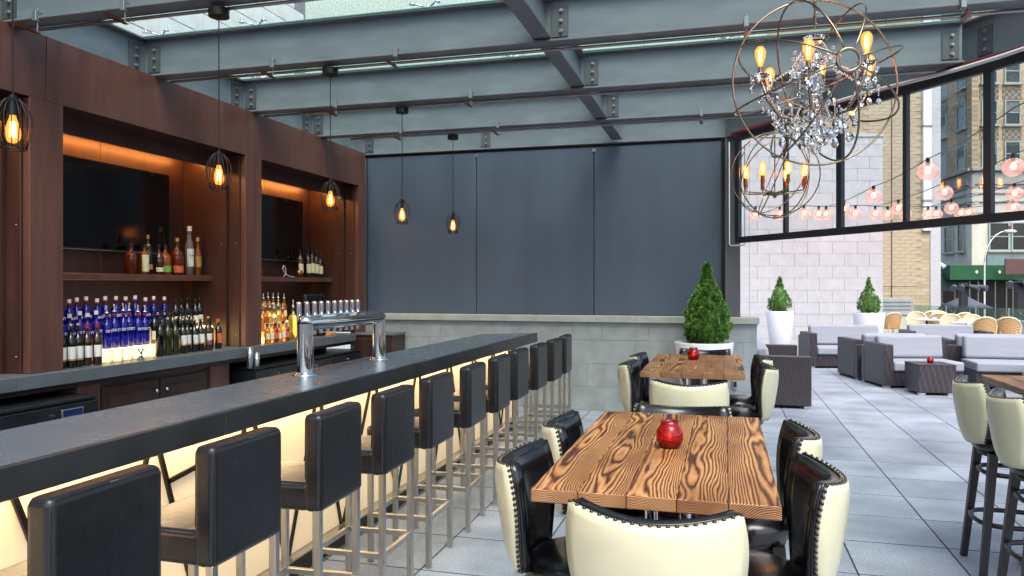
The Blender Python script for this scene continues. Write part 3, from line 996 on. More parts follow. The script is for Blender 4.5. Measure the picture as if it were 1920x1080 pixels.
# ------------------------------------------------------------------ bottles
def bent_text(body, size, r, z):
    me = text_mesh(body, size, .0012)
    for v in me.vertices:
        a = v.co.x / r
        rr = r + .0025 + v.co.z
        y, zz = math.sin(a) * rr, z + v.co.y
        v.co = (math.cos(a) * rr, y, zz)
    return me

def band(r, z0, z1, half=70, n=10):
    """curved paper label on the +x side"""
    m = MB()
    vs, fs = [], []
    for rr in (r + .0003, r + .0013):
        for k in range(n + 1):
            a = R(-half + 2 * half * k / n)
            vs += [(rr * math.cos(a), rr * math.sin(a), z0), (rr * math.cos(a), rr * math.sin(a), z1)]
    o = 2 * (n + 1)
    for k in range(n):
        i = 2 * k
        fs.append((o + i, o + i + 2, o + i + 3, o + i + 1))
        fs.append((i, i + 1, i + 3, i + 2))
    for i in (0, 2 * n): fs.append((i, i + 1, o + i + 1, o + i))
    fs += [(0, 2, o + 2, o)]
    return m.add(vs, fs, True)

def bottle(name, label, h, r, mat, shoulder=.62, neck=.0135, cap='cap', capm=None, labels=(), ring=None, text=None, group=None, pour=False, tall_neck=.0):
    t = thing(name, label, 'bottle', (0, 0, 0), 0, group)
    hb = h * shoulder
    prof = [(0.0, .004), (r * .8, 0), (r, .006), (r, hb)]
    for k in range(1, 6):
        q = k / 5
        prof.append((neck + (r - neck) * (0.5 + .5 * math.cos(PI * q)), hb + (h * (.80 - shoulder)) * q))
    prof += [(neck, h * .93), (neck * 1.18, h * .935), (neck * 1.18, h * .955), (neck * .95, h * .958), (0, h * .958)]
    MB().lathe(prof, 16).build('glass_body', mat, t)
    if pour:
        MB().cyl((0, 0, h * .955), (0, 0, h * .985), neck * 1.35, neck * 1.1, 10).tube([(0, 0, h * .98), (0, 0, h * 1.04), (.006, -.006, h * 1.10), (.016, -.016, h * 1.14)], .0062, 6).build('pourer', pourer_mat, t)
    elif capm:
        MB().cyl((0, 0, h * (.958 if cap == 'cork' else .90)), (0, 0, h), neck * (.9 if cap == 'cork' else 1.25), n=12).build('cork' if cap == 'cork' else 'cap', capm, t)
    if ring: MB().cyl((0, 0, h * .86), (0, 0, h * .895), neck * 1.4, n=12).build('neck_ring', ring, t)
    for (z0, z1, lm) in labels: band(r, h * z0, h * z1).build('paper_label', lm, t)
    if text:
        me = bent_text(text[0], text[1], r, h * text[2])
        me.materials.append(text[3])
        link('lettering', me, t)
    return t

def row(proto, spots, lab, group, base):
    """copies of one bottle along a row; lab(k) gives the label"""
    for k, (x, y) in enumerate(spots):
        o = proto if k == 0 else dup(proto)
        o.location = (x + random.uniform(-.014, .014), y + random.uniform(-.004, .004), base)
        o.rotation_euler = (0, 0, R(random.uniform(-16, 12)))
        o.scale = (1, 1, random.uniform(.96, 1.04))
        o['label'] = lab(k); o['group'] = group

BG = 'bottles on the lit bar shelves'
def bottle_row(kind, spots, base, where, grp, **kw):
    kw.setdefault('h', .31); kw.setdefault('r', .038)
    n = len(spots)
    p = bottle('bottle', 'x', **kw)
    row(p, spots, lambda k: f'{kind}, {ORD[k]} from left {where}' if n > 1 else f'{kind} {where}', grp, base)
    return p

# stepped lit riser in the left niche
ri = thing('bottle_riser', 'stepped glowing bottle riser in the left niche', 'riser', (0, 0, 0))
MB().rbox(-5.29, -5.13, 4.88, 6.66, .9935, 1.097, .003, 1).build('lower_step', lightbox, ri)
MB().rbox(-5.50, -5.295, 4.88, 7.06, .9935, 1.217, .003, 1).build('upper_step', lightbox, ri)
ri2 = thing('bottle_riser', 'stepped glowing bottle riser in the right niche', 'riser', (0, 0, 0))
MB().rbox(-5.28, -5.06, 7.55, 8.36, .9935, 1.04, .003, 1).build('lower_step', lightbox, ri2)
MB().rbox(-5.50, -5.285, 7.55, 8.66, .9935, 1.20, .003, 1).build('upper_step', lightbox, ri2)

sky_text = ('SKYY', .034, .47, letter_white)
ty3 = [5.06, 5.16, 5.255, 5.35, 5.464, 5.565, 5.662, 5.80, 5.91, 6.031, 6.149, 6.284, 6.433]
bottle_row('blue vodka bottle with pale cap', [(-5.38, y) for y in ty3], 1.217, 'in left niche back row', 'blue vodka bottles', h=.325, r=.043, mat=glass_blue, capm=cap_white, ring=cap_red, text=sky_text)
bottle_row('blue vodka bottle with white cap', [(-5.2, y) for y in (5.0, 5.095, 5.19, 5.285, 5.38)], 1.097, 'in left niche middle row', 'blue vodka bottles', h=.33, r=.043, mat=glass_blue, capm=cap_white, text=sky_text)
bottle_row('blue vodka bottle with steel pourer', [(-5.2, y) for y in (5.475, 5.575, 5.67, 5.765, 5.86, 5.955)], 1.097, 'in left niche middle row', 'blue vodka bottles', h=.33, r=.044, mat=glass_blue, pour=True, ring=cap_red, text=sky_text)
bottle_row('dark bottle with black cap', [(-5.2, y) for y in (6.06, 6.15, 6.24, 6.33, 6.42, 6.51, 6.60)], 1.097, 'in left niche middle row', 'dark bottles', mat=glass_dark, h=.32, capm=cap_black, labels=((.14, .40, label_white),))
bottle_row('dark bottle with black cap', [(-5.38, y) for y in (6.56, 6.66, 6.76, 6.86, 6.96)], 1.217, 'in left niche back row', 'dark bottles', mat=glass_dark, h=.30, capm=cap_black, labels=((.14, .40, label_white),))
bottle_row('white-labelled wine bottle', [(-5.03, y) for y in (4.85, 4.935, 5.02)], .993, 'at left niche front left', 'wine bottles at the front', mat=glass_dark, h=.345, cap='cork', capm=cork, labels=((.20, .48, label_white), (.165, .195, label_gold)))
bottle_row('wine bottle with red capsule', [(-5.03, 5.105), (-5.0, 5.19)], .993, 'beside the lit glasses', 'wine bottles at the front', mat=glass_brown, h=.34, capm=cap_red, labels=((.20, .48, label_white),))
bottle_row('dark wine bottle', [(-5.04, 5.955)], .993, 'right of the lit glasses', 'wine bottles at the front', mat=glass_dark, h=.36, capm=cap_black)
bottle_row('olive wine bottle with cork', [(-5.03, 6.05), (-5.03, 6.15)], .993, 'right of the lit glasses', 'wine bottles at the front', mat=glass_olive, h=.345, cap='cork', capm=cork)
bottle_row('wine bottle with broad white label', [(-5.06, y) for y in (6.27, 6.36, 6.45, 6.54)], .993, 'at left niche front right', 'wine bottles at the front', mat=glass_dark, h=.335, cap='cork', capm=cork, labels=((.26, .52, label_white), (.225, .255, label_gold)))
bottle_row('green wine bottle with purple label', [(-5.05, 6.645)], .993, 'near the right pier', 'wine bottles at the front', mat=glass_olive, h=.335, cap='cork', capm=cork, labels=((.30, .50, label_white), (.18, .295, label_purple)))
bottle_row('wine bottle with black cap and orange label', [(-5.08, 6.74)], .993, 'between purple and orange labels', 'wine bottles at the front', mat=glass_dark, h=.31, capm=cap_black, labels=((.34, .55, label_orange),))
bottle_row('wine bottle with orange capsule', [(-5.07, 6.85)], .993, 'at the right end of the front row', 'wine bottles at the front', mat=glass_dark, h=.32, capm=cap_orange, labels=((.20, .52, label_orange),))
# whisky shelf, left niche
SH = 1.755
SG = 'bottles on the upper shelf of the left niche'
def single(lab, y, x=-5.46, z=SH, group=SG, **kw):
    o = bottle('bottle', lab, group=group, **kw)
    o.location = (x, y, z)
    o.rotation_euler = (0, 0, R(-12))
    return o
single('squat whisky bottle at the left end of the shelf, dark cap', 6.085, x=-5.48, h=.30, r=.055, mat=glass_whisky, capm=cap_black, shoulder=.60, neck=.02)
single('bottle with a tall cream label on the left niche shelf', 6.185, x=-5.41, h=.29, r=.038, mat=glass_amber, capm=cap_black, labels=((.10, .66, label_cream),), shoulder=.70)
single('tall dark whisky bottle with gold cap on the left niche shelf', 6.285, h=.39, r=.045, mat=glass_dark, capm=cap_gold, labels=((.13, .26, label_gold),), shoulder=.72)
single('small whisky bottle with pale low label beside the gold-capped one', 6.39, x=-5.42, h=.30, r=.044, mat=glass_brown, capm=cap_black, labels=((.10, .24, label_cream),), shoulder=.5)
single('round-shouldered whisky bottle with bright green label', 6.525, h=.305, r=.058, mat=glass_amber, capm=cap_black, labels=((.10, .30, label_green),), shoulder=.55, neck=.017)
single('round-shouldered whisky bottle with bright orange label', 6.70, h=.385, r=.062, mat=glass_whisky, capm=cap_gold, labels=((.07, .25, label_orange),), shoulder=.5, neck=.02)
single('clear bottle half hidden behind the orange-labelled whisky', 6.80, x=-5.53, h=.29, r=.04, mat=glass_clear, capm=cap_black)
o = single('very tall slim bottle with white label and white cap', 6.89, h=.52, r=.044, mat=glass_clear, capm=cap_white, labels=((.18, .54, label_white),), shoulder=.56, neck=.02, text=('GALLI', .022, .40, letter_black))
single('slim bottle with amber label at the right end of the shelf', 7.02, h=.41, r=.040, mat=glass_amber, capm=cork, labels=((.22, .50, label_gold),), shoulder=.55)
# right niche
SG2 = 'bottles on the upper shelf of the right niche'
for lab, y, h_, m in (('leftmost dark bottle on the right niche shelf', 9.08, .38, glass_olive), ('second dark bottle from the left on the right niche shelf', 9.28, .385, glass_dark),
                      ('third dark bottle from the left, tallest on the right niche shelf', 9.38, .41, glass_dark), ('fourth dark bottle from the left on the right niche shelf', 9.49, .385, glass_dark),
                      ('rightmost dark bottle on the right niche shelf', 9.60, .34, glass_dark)):
    single(lab, y, group=SG2, h=h_, r=.043, mat=m, capm=cap_black, labels=((.16, .48, label_cream),), shoulder=.6)
NG = 'glowing bottles in the right niche'
for k, y in enumerate((7.80, 7.90, 8.0, 8.10, 8.20, 8.31, 8.42, 8.55)):
    single(f'{ORD[k]} glowing bottle from the left in the back row of the right niche', y, x=-5.37, z=1.20, group=NG, h=.30 + .05 * random.random(), r=.036,
           mat=[glass_gold, glass_clear, glass_amber][(k * 2) % 3], pour=True, ring=[cap_red, cap_gold, cap_orange][k % 3], labels=((.2, .45, [label_white, label_cream, label_gold][k % 3]),))
for k, y in enumerate((7.69, 7.78, 7.87, 7.96, 8.05, 8.14, 8.235)):
    single(f'{ORD[k]} glowing bottle from the left in the middle row of the right niche', y, x=-5.19, z=1.04, group=NG, h=.34 + .05 * random.random(), r=.037,
           mat=[glass_clear, glass_gold, glass_amber, glass_gold][k % 4], pour=True, ring=[cap_red, cap_black][k % 2], labels=((.2, .45, [label_white, label_orange, label_cream][k % 3]),))
for k, y in enumerate((7.62, 7.70, 7.78, 7.86, 7.94, 8.02)):
    single(f'{ORD[k]} short glowing bottle from the left in the front row of the right niche', y, x=-5.0, z=.993, group=NG, h=.21 + .03 * random.random(), r=.034,
           mat=[glass_amber, glass_gold, glass_whisky][k % 3], capm=[cap_black, cap_gold][k % 2], labels=((.2, .5, [label_cream, label_white, label_orange][k % 3]),))
single('large pale yellow bottle beside the beer tap column', 8.16, x=-5.0, z=.993, group=NG, h=.42, r=.058, mat=glass_gold, pour=True, ring=cap_black)

# small things on the back counter
def tumbler(name, label, loc, r, h_, mat, group=None, r2=None):
    r2 = r2 or r
    o = MB().lathe([(0, .006), (r * .92, .004), (r, .0), (r2, h_), (r2 - .003, h_), (r - .004, .012), (0, .012)], 18).build(name, mat)
    o.location = loc
    return tag(o, label, 'glass', group)
for k, y in enumerate((5.31, 5.43, 5.54, 5.66, 5.82)):
    tumbler('drinking_glass', f'{ORD[k]} clear glass from the left in front of the glowing riser', (-5.03, y, .9935), .045, .105, cup_clear, 'glasses before the lit riser')
jg = MB().lathe([(0, 0), (.036, 0), (.012, .05), (.012, .058), (.03, .10), (.027, .10), (0, .062)], 16).build('jigger', chrome)
jg.location = (-4.94, 5.60, .9935); tag(jg, 'small hourglass-shaped steel jigger before the lit glasses', 'jigger')
for k, (x, y, n, lab) in enumerate(((-4.78, 6.97, 9, 'tall stack of clear plastic cups on the black cooler'), (-4.80, 7.12, 5, 'short stack of clear plastic cups on the black cooler'))):
    t = thing('cup_stack', lab, 'cup stack', (x, y, .78))
    for i in range(n):
        o = MB().lathe([(.026, 0), (.036, .09), (.039, .092), (.037, .095), (.034, .09), (.024, .002)], 16).build('cup', cup_clear, t)
        o.location = (0, 0, .016 * i)
po = thing('till_screen', 'dark angled till screen on the right niche counter', 'till', (-5.15, 8.98, .993), R(-8))
MB().rbox(-.10, .10, -.15, .15, 0, .04, .01, 2).build('till_base', black_plastic, po)
MB().cyl((-.02, 0, .03), (-.02, 0, .34), .04, n=12).build('till_neck', black_plastic, po)
o = MB().rbox(-.05, .02, -.20, .20, -.14, .18, .02, 3).build('till_housing', black_plastic, po); o.location = (0, 0, .37); o.rotation_euler = (0, R(-20), 0)
s2 = MB().box(.0205, .0225, -.175, .175, -.11, .155).build('till_display', screen_mat, o)
tp_ = MB().lathe([(0, 0), (.035, 0), (.045, .09), (.042, .09), (.032, .006), (0, .006)], 16).build('tin_cup', copper); tp_.location = (-5.42, 8.99, SH); tag(tp_, 'small copper cup on the right niche shelf', 'cup')
cbl = MB().tube([(-5.42, 8.62, SH + .006), (-5.42, 8.68, SH + .05), (-5.42, 8.66, SH + .13), (-5.42, 8.62, SH + .15), (-5.42, 8.60, SH + .11), (-5.42, 8.66, SH + .04), (-5.41, 8.78, SH + .006), (-5.41, 8.86, SH + .006)], .005, 6).build('white_cable', white_paint)
tag(cbl, 'white cable loop lying on the right niche shelf', 'cable')
nb = MB().rbox(-5.0, -4.92, 7.98 + .95, 8.12 + .95, .9935, 1.035, .004, 1).build('tan_box', pm('tan_card', '#b0803c', .7)); tag(nb, 'small tan box on the counter behind the tap tower', 'box')

# ------------------------------------------------------------------ beer tap tower
bt = thing('beer_tower', 'shiny chrome beer tap tower bridging the bar top', 'beer tower', (-2.62, 0, 1.067))
for y in (4.42, 5.52):
    cl = MB().cyl((0, y, .0), (0, y, .335), .052, n=32, cap=False).build('column', chrome, bt)
    MB().lathe([(0, 0), (.088, 0), (.088, .006), (.06, .012), (.056, .02), (0, .02)], 32, (0, y, .0005)).build('flange', chrome, cl)
MB().tube([(0, 4.42, .325), (0, 4.425, .333), (0, 4.44, .337), (0, 5.50, .337), (0, 5.515, .333), (0, 5.52, .325)], .0525, 32).build('cross_pipe', chrome, bt)
for k, y in enumerate((4.50, 4.60, 4.70, 4.79, 4.885, 4.98, 5.07, 5.16, 5.25, 5.34)):
    tpz = MB().cyl((-.05, y, .33), (-.10, y, .33), .012, n=10).cyl((-.095, y, .25), (-.095, y, .37), .012, .014, 10).build('tap', chrome, bt)
    MB().rbox(-.113, -.077, y - .017, y + .017, .37, .475, .014, 3).build('tap_handle', chrome, tpz)

# ------------------------------------------------------------------ bar stools
def make_stool():
    t = thing('bar_stool', 'x', 'bar stool', (0, 0, 0), R(90), 'black leather bar stools along the bar')
    MB().rbox(-.205, .205, -.21, -.125, .69, 1.105, .025, 5).build('backrest', leather, t)
    for sx in (-1, 1):
        MB().tube([(sx * .1975, -.2025, .71), (sx * .1975, -.2025, 1.08), (sx * .185, -.2025, 1.0965), (sx * .0, -.2025, 1.0975)], .0026, 5).build('piping', leather, t)
        MB().tube([(sx * .1975, -.1325, .83), (sx * .1975, -.1325, 1.08), (sx * .185, -.1325, 1.0965), (sx * .0, -.1325, 1.0975)], .0026, 5).build('piping', leather, t)
    MB().rbox(-.203, .203, -.15, .21, .692, .812, .026, 4).build('seat', leather, t)
    MB().tube([(-.1955, -.12, .8045), (-.1955, .185, .8045), (-.18, .2025, .8045), (.18, .2025, .8045), (.1955, .185, .8045), (.1955, -.12, .8045)], .003, 5).build('seat_piping', leather, t)
    for sx in (-1, 1):
        for sy in (-1, 1):
            x, y = sx * .183, sy * .185
            MB().rbox(x - .015, x + .015, y - .015, y + .015, 0, .70, .002, 1).build('leg', brushed, t)
    for sx in (-1, 1):
        MB().rbox(sx * .183 - .012, sx * .183 + .012, -.169, .169, .27, .297, .002, 1).build('stretcher', brushed, t)
    for sy, z in ((-1, .27), (1, .27)):
        MB().rbox(-.168, .168, sy * .185 - .012, sy * .185 + .012, z, z + .027, .002, 1).build('stretcher', brushed, t)
    return t
st = make_stool()
for k in range(11):
    loc = (-1.85 + random.uniform(-.014, .014), 1.765 + .651 * k + random.uniform(-.012, .012) * (k > 0), 0)
    lab = 'black leather bar stool with steel legs, nearest the camera' if k == 0 else (f'{ORD[k]} black leather bar stool from the camera' if k < 10 else 'black leather bar stool farthest along the bar, by the stone wall')
    if k == 0:
        st.location = loc; st['label'] = lab
    else: dup(st, loc, R(90) + R(random.uniform(-2.6, 2.6)), lab)

# ------------------------------------------------------------------ cream and black bar chairs
def back_point(p, q, off=0):
    k = .30
    a = p * math.sqrt(1 - q * q / 2 * k); b = q * math.sqrt(1 - p * p / 2 * k)
    t_ = (b / math.sqrt(1 - k / 2 * 0) + 1) / 2
    w = .152 + .054 * math.sin(min(1, max(0, t_) * 1.15) * PI / 2)
    x = a * w * 1.09
    z = .735 + .385 * t_ - .042 * (1 - (x / .225) ** 2) * t_ ** 2
    y = -.255 - .055 * t_ + .095 * (x / .23) ** 2 + .02 * max(0, .3 - t_)
    n = Vector((x * 2 * .095 / .23 ** 2, -1, -.15)).normalized()       # outward (away from the sitter)
    return Vector((x, y, z)) + n * off

def shell(o_in, o_out, puff, n=14):
    m = MB()
    vs, fs = [], []
    for side in (0, 1):
        for j in range(n + 1):
            for i in range(n + 1):
                p, q = -1 + 2 * i / n, -1 + 2 * j / n
                e = (1 - p ** 4) * (1 - q ** 4)
                off = (o_out + (puff if puff > 0 else 0) * e) if side else (o_in + (puff if puff < 0 else 0) * e)
                vs.append(back_point(p, q, off))
    s_ = (n + 1) ** 2
    for j in range(n):
        for i in range(n):
            a = j * (n + 1) + i
            fs.append((a, a + n + 1, a + n + 2, a + 1))
            fs.append((s_ + a, s_ + a + 1, s_ + a + n + 2, s_ + a + n + 1))
    bd = [i for i in range(n)] + [n + j * (n + 1) for j in range(n)] + [n * (n + 1) + n - i for i in range(n)] + [(n - j) * (n + 1) for j in range(n)]
    for k in range(len(bd)):
        a, b = bd[k], bd[(k + 1) % len(bd)]
        fs.append((a, b, s_ + b, s_ + a))
    return m.add(vs, fs, True)

def make_chair():
    t = thing('bar_chair', 'x', 'bar chair', (0, 0, 0), 0, 'cream and black bar chairs')
    shell(-.002, .012, .016).build('back_shell', vinyl_cream, t)
    shell(-.036, -.003, -.018).build('back_pad', vinyl_black, t)
    # row of dark nail heads along sides and top of the shell
    nm = MB()
    path = []
    N_ = 40
    for k in range(N_): path.append((-1, -.92 + 1.92 * k / N_))
    for k in range(N_): path.append((-1 + 2 * k / N_, 1))
    for k in range(N_ + 1): path.append((1, 1 - 1.92 * k / N_))
    pts = [back_point(p * 1.005, q * 1.005, .004) for p, q in path]
    acc = 0
    last = pts[0]
    for a in pts:
        if (a - last).length > .0135:
            nm.ball(a, .0058, 6, 4); last = a
    nm.build('nail_trim', vinyl_black, t, 'stuff')
    MB().tube([back_point(p * 1.0, q * 1.0, -.008) for p, q in path[::2]], .0045, 6).build('piping', vinyl_black, t)
    prof = [(0, .0), (.9, .0), (.98, .012), (1.0, .035), (.99, .06), (.93, .08), (.75, .093), (.4, .099), (0, .10)]
    MB().lathe([(r * .205, z) for r, z in prof], 28, (0, -.035, .695), 1.0, .95).build('seat', vinyl_black, t)
    MB().lathe([(0, .0), (.16, 0), (.17, .03), (0, .03)], 24, (0, -.035, .664)).build('seat_frame', wood_leg, t)
    for sx in (-1, 1):
        for sy in (-1, 1):
            a = Vector((sx * .135, -.03 + sy * .13, .69)); b = Vector((sx * .185, -.03 + sy * .195, 0))
            m = MB()
            n = (b - a).normalized()
            vs = []
            for p_, w in ((a, .022), (b, .017)):
                vs += [(p_.x + dx * w, p_.y + dy * w, p_.z) for dx, dy in ((-1, -1), (1, -1), (1, 1), (-1, 1))]
            m.add(vs, [(0, 1, 2, 3), (7, 6, 5, 4), (0, 4, 5, 1), (1, 5, 6, 2), (2, 6, 7, 3), (3, 7, 4, 0)])
            m.build('leg', wood_leg, t)
    for z, r in ((.57, .148), (.29, .185)):
        pts = []
        for k in range(32):
            a = 2 * PI * k / 32
            cx, cy = math.cos(a), math.sin(a)
            f = 1 / (abs(cx) ** 3 + abs(cy) ** 3) ** (1 / 3)
            pts.append((cx * f * r, -.03 + cy * f * r * 1.05, z))
        MB().tube(pts, .011, 8, True, 1.3).build('foot_ring', ring_wood, t)
    return t
ch = make_chair()
T1, T2 = (-.195, 2.82), (-.21, 5.89)
chairs = [(-.405, 2.46, -90, 'cream-backed bar chair on the bar side of the front table, nearer the camera'),
          (-.405, 3.11, -90, 'cream-backed bar chair on the bar side of the front table, farther from the camera'),
          (.03, 2.46, 90, 'cream-backed bar chair on the right of the front table, nearer the camera'),
          (.03, 3.11, 90, 'cream-backed bar chair on the right of the front table, farther from the camera'),
          (-.165, 2.15, 0, 'cream-backed bar chair at the bottom edge, its back to the camera'),
          (-.18, 3.36, 180, 'bar chair at the far end of the front table, black inside facing us'),
          (-.42, 5.52, -90, 'cream-backed bar chair on the bar side of the second table, nearer'),
          (-.42, 6.17, -90, 'cream-backed bar chair on the bar side of the second table, farther'),
          (.03, 5.52, 90, 'cream-backed bar chair on the right of the second table, nearer'),
          (.03, 6.17, 90, 'cream-backed bar chair on the right of the second table, farther'),
          (-.20, 4.74, 0, 'cream-backed bar chair at the near end of the second table'),
          (-.17, 6.60, 180, 'bar chair at the far end of the second table, before the white planter'),
          (1.63, 5.06, -90, 'cream-backed bar chair at the right edge, farther of the two'),
          (1.63, 4.44, -90, 'cream-backed bar chair at the right edge, nearer of the two')]
for k, (x, y, a, lab) in enumerate(chairs):
    a += random.uniform(-2.5, 2.5)
    if k == 0:
        ch.location = (x, y, 0); ch.rotation_euler = (0, 0, R(a)); ch['label'] = lab
    else: dup(ch, (x, y, 0), R(a), lab)

# ------------------------------------------------------------------ tables and candles
def make_table():
    t = thing('bar_table', 'x', 'table', (0, 0, 0), 0, 'charred wood bar tables')
    for k in range(5):
        o = MB().rbox(-.0672, .0672, -.70, .70, -.019, .019, .0025, 1).build('plank', burnt, t)
        o.location = (-.272 + .136 * k, 0, 1.051)
    MB().box(-.25, .25, -.25, .25, 1.020, 1.0315).build('mounting_plate', black_metal, t)
    for sx in (-1, 1):
        for sy in (-1, 1):
            MB().cyl((sx * .06, sy * .06, .02), (sx * .06, sy * .06, 1.02), .022, n=16).build('column', chrome, t)
    MB().rbox(-.26, .26, -.30, .30, 0, .018, .006, 2).build('base_plate', brushed, t)
    return t
tb = make_table()
tb.location = (*T1, 0); tb['label'] = 'charred wood bar table in the foreground'
dup(tb, (*T2, 0), 0, 'charred wood bar table in front of the white planter')
dup(tb, (1.945, 4.91, 0), 0, 'charred wood bar table cut off by the right edge')

def make_candle():
    t = thing('candle_holder', 'x', 'candle holder', (0, 0, 0), 0, 'red glass candle holders')
    MB().lathe([(0, .002), (.030, 0), (.040, .008), (.0485, .032), (.047, .055), (.037, .075), (.031, .083), (.033, .094), (.029, .094), (.028, .084), (.034, .072), (.043, .053), (.0445, .032), (.036, .011), (0, .008)], 24).build('glass_jar', glass_red, t)
    MB().cyl((0, 0, .009), (0, 0, .03), .033, n=16).build('wax', pm('red_wax', '#b5121a', .5), t)
    MB().lathe([(0, 0), (.005, .004), (.0055, .010), (.002, .02), (0, .026)], 8, (0, 0, .032)).build('flame', flame_mat, t)
    return t
cn = make_candle()
cn.location = (-.19, 2.79, 1.0705); cn['label'] = 'red glass candle holder on the foreground table'
dup(cn, (-.235, 6.12, 1.0705), .4, 'red glass candle holder on the second table')

# ------------------------------------------------------------------ pendant lamps
def edison(parent, z, s=1.0, name='bulb', x=0, y=0, up=False):
    """bulb hanging down from z (or standing up on z)"""
    d = 1 if up else -1
    prof = [(.012, 0), (.014, .012), (.020, .03), (.029, .06), (.032, .08), (.029, .10), (.018, .117), (0, .123)]
    m = MB().lathe([(r * s, d * q * s) for r, q in prof], 14, (x, y, z))
    o = m.build(name, amber_bulb, parent)
    f = MB()
    for k in range(4):
        a = PI / 4 + PI / 2 * k
        f.cyl((x + .007 * s * math.cos(a), y + .007 * s * math.sin(a), z + d * .03 * s), (x + .011 * s * math.cos(a), y + .011 * s * math.sin(a), z + d * .095 * s), .0035 * s, n=5)
    f.build('filament', bulb_core, o)
    return o

def make_pendant(drop):
    t = thing('pendant_lamp', 'x', 'pendant lamp', (0, 0, 0), 0, 'wire cage pendant lamps over the bar')
    MB().cyl((0, 0, -.055), (0, 0, 0), .068, n=24).build('canopy', black_metal, t)
    MB().cyl((0, 0, -drop), (0, 0, -.055), .004, n=6).build('cord', black_metal, t)
    cage = [(.012, 0), (.032, -.012), (.058, -.04), (.077, -.08), (.083, -.115), (.078, -.15), (.066, -.20), (.056, -.245)]
    for k in range(16):
        a = 2 * PI * k / 16
        MB().tube([(r * math.cos(a), r * math.sin(a), z - drop) for r, z in cage], .0026, 5).build('cage_wire', black_metal, t)
    MB().tube([(.056 * math.cos(2 * PI * k / 24), .056 * math.sin(2 * PI * k / 24), -drop - .245) for k in range(24)], .003, 5, True).build('cage_ring', black_metal, t)
    MB().cyl((0, 0, -drop - .085), (0, 0, -drop + .01), .021, .017, 14).build('socket', black_metal, t)
    edison(t, -drop - .083, 1.1)
    return t
pl = [(-3.25, 2.86, 'cage pendant lamp at the left edge, nearest the camera'), (-3.27, 4.42, 'second cage pendant lamp from the left, before the left niche pier'), (-3.25, 5.89, 'third cage pendant lamp from the left, before the right niche'),
      (-3.25, 7.40, 'fourth cage pendant lamp, against the dark panel wall'), (-3.23, 8.90, 'fifth cage pendant lamp, farthest from the camera')]
pp = make_pendant(.965)
for k, (x, y, lab) in enumerate(pl):
    if k == 0:
        pp.location = (x, y, 3.505); pp['label'] = lab
    else: dup(pp, (x, y, 3.505), .2 * k, lab)

# ------------------------------------------------------------------ orb chandeliers
def circle_pts(c, u, v, r, n=64):
    return [c + u * (r * math.cos(2 * PI * k / n)) + v * (r * math.sin(2 * PI * k / n)) for k in range(n)]

def orb(parent, r, axis, wire, extra=True):
    a = Vector(axis).normalized()
    b = a.orthogonal().normalized(); c2 = a.cross(b)
    o0 = Vector((0, 0, 0))
    for k in range(4):
        w = PI * k / 4 + .35
        v_ = b * math.cos(w) + c2 * math.sin(w)
        if extra:
            e_ = math.asin(.125)
            MB().tube([a * (r * math.cos(e_ + (2 * PI - 2 * e_) * q / 64)) + v_ * (r * math.sin(e_ + (2 * PI - 2 * e_) * q / 64)) for q in range(65)], wire, 7).build('orb_ring', bronze, parent)
        else: MB().tube(circle_pts(o0, a, v_, r), wire, 7, True).build('orb_ring', bronze, parent)
    f = Vector((.27, -.96, 0)).normalized()        # a ring standing nearly square to the seating
    s_ = f.cross(Vector((0, 0, 1)))
    MB().tube(circle_pts(o0, s_, Vector((0, 0, 1)), r * 1.012), wire, 7, True).build('orb_ring', bronze, parent)
    if extra:
        MB().tube(circle_pts(a * r * .992, b, c2, r * .125, 32), wire * 1.7, 8, True).build('pivot_ring', bronze, parent)

# crystal chandelier
cz = thing('chandelier', 'large crystal chandelier inside an open metal orb', 'chandelier', (.47, 4.42, 2.745), 0)
orb(cz, .44, (.245, -.969, -.015), .0056)
MB().cyl((0, 0, .30), (0, 0, .80), .006, n=8).build('chain_rod', bronze, cz)
MB().tube([(.012 * math.cos(k), .012 * math.sin(k), .31 + k * .012) for k in range(12)], .004, 6).build('hook', bronze, cz)
MB().lathe([(0, .0), (.03, .004), (.075, .025), (.07, .03), (.035, .012), (0, .01)], 18, (0, 0, .21)).build('top_dish', crystal, cz)
MB().lathe([(0, -.16), (.03, -.15), (.055, -.12), (.05, -.09), (.02, -.07), (.03, -.05), (.052, -.02), (.05, .03), (.022, .06), (.03, .09), (.045, .12), (.032, .15), (.016, .17), (.02, .21), (0, .21)], 10, (0, 0, .0), smooth=False).build('crystal_column', crystal, cz)
MB().lathe([(0, 0), (.06, .01), (.09, .03), (.05, .05), (0, .05)], 14, (0, 0, -.20)).build('lower_bowl', crystal, cz)
drop_me = MB().lathe([(0, 0), (.012, -.012), (.018, -.030), (.012, -.044), (0, -.052)], 6, smooth=False).build('crystal_drop', crystal, cz)
drop_me.location = (0, 0, -.33)
bead = MB().ball((0, 0, -.36), .03, 8, 6).build('crystal_ball', crystal, cz)
def beads(pts, r=.008):
    m = MB()
    pts = [Vector(p) for p in pts]
    for a, b in zip(pts[:-1], pts[1:]):
        n = max(1, int((b - a).length / (r * 2.1)))
        for k in range(n): m.ball(a.lerp(b, k / n), r, 6, 4)
    return m
random.seed(11)
def drop(x, y, z, s=1.0, parent=cz):
    o = link('crystal_drop', drop_me.data, parent)
    o.location = (x, y, z); o.scale = (s, s, s); o.rotation_euler = (0, 0, random.uniform(0, 3))
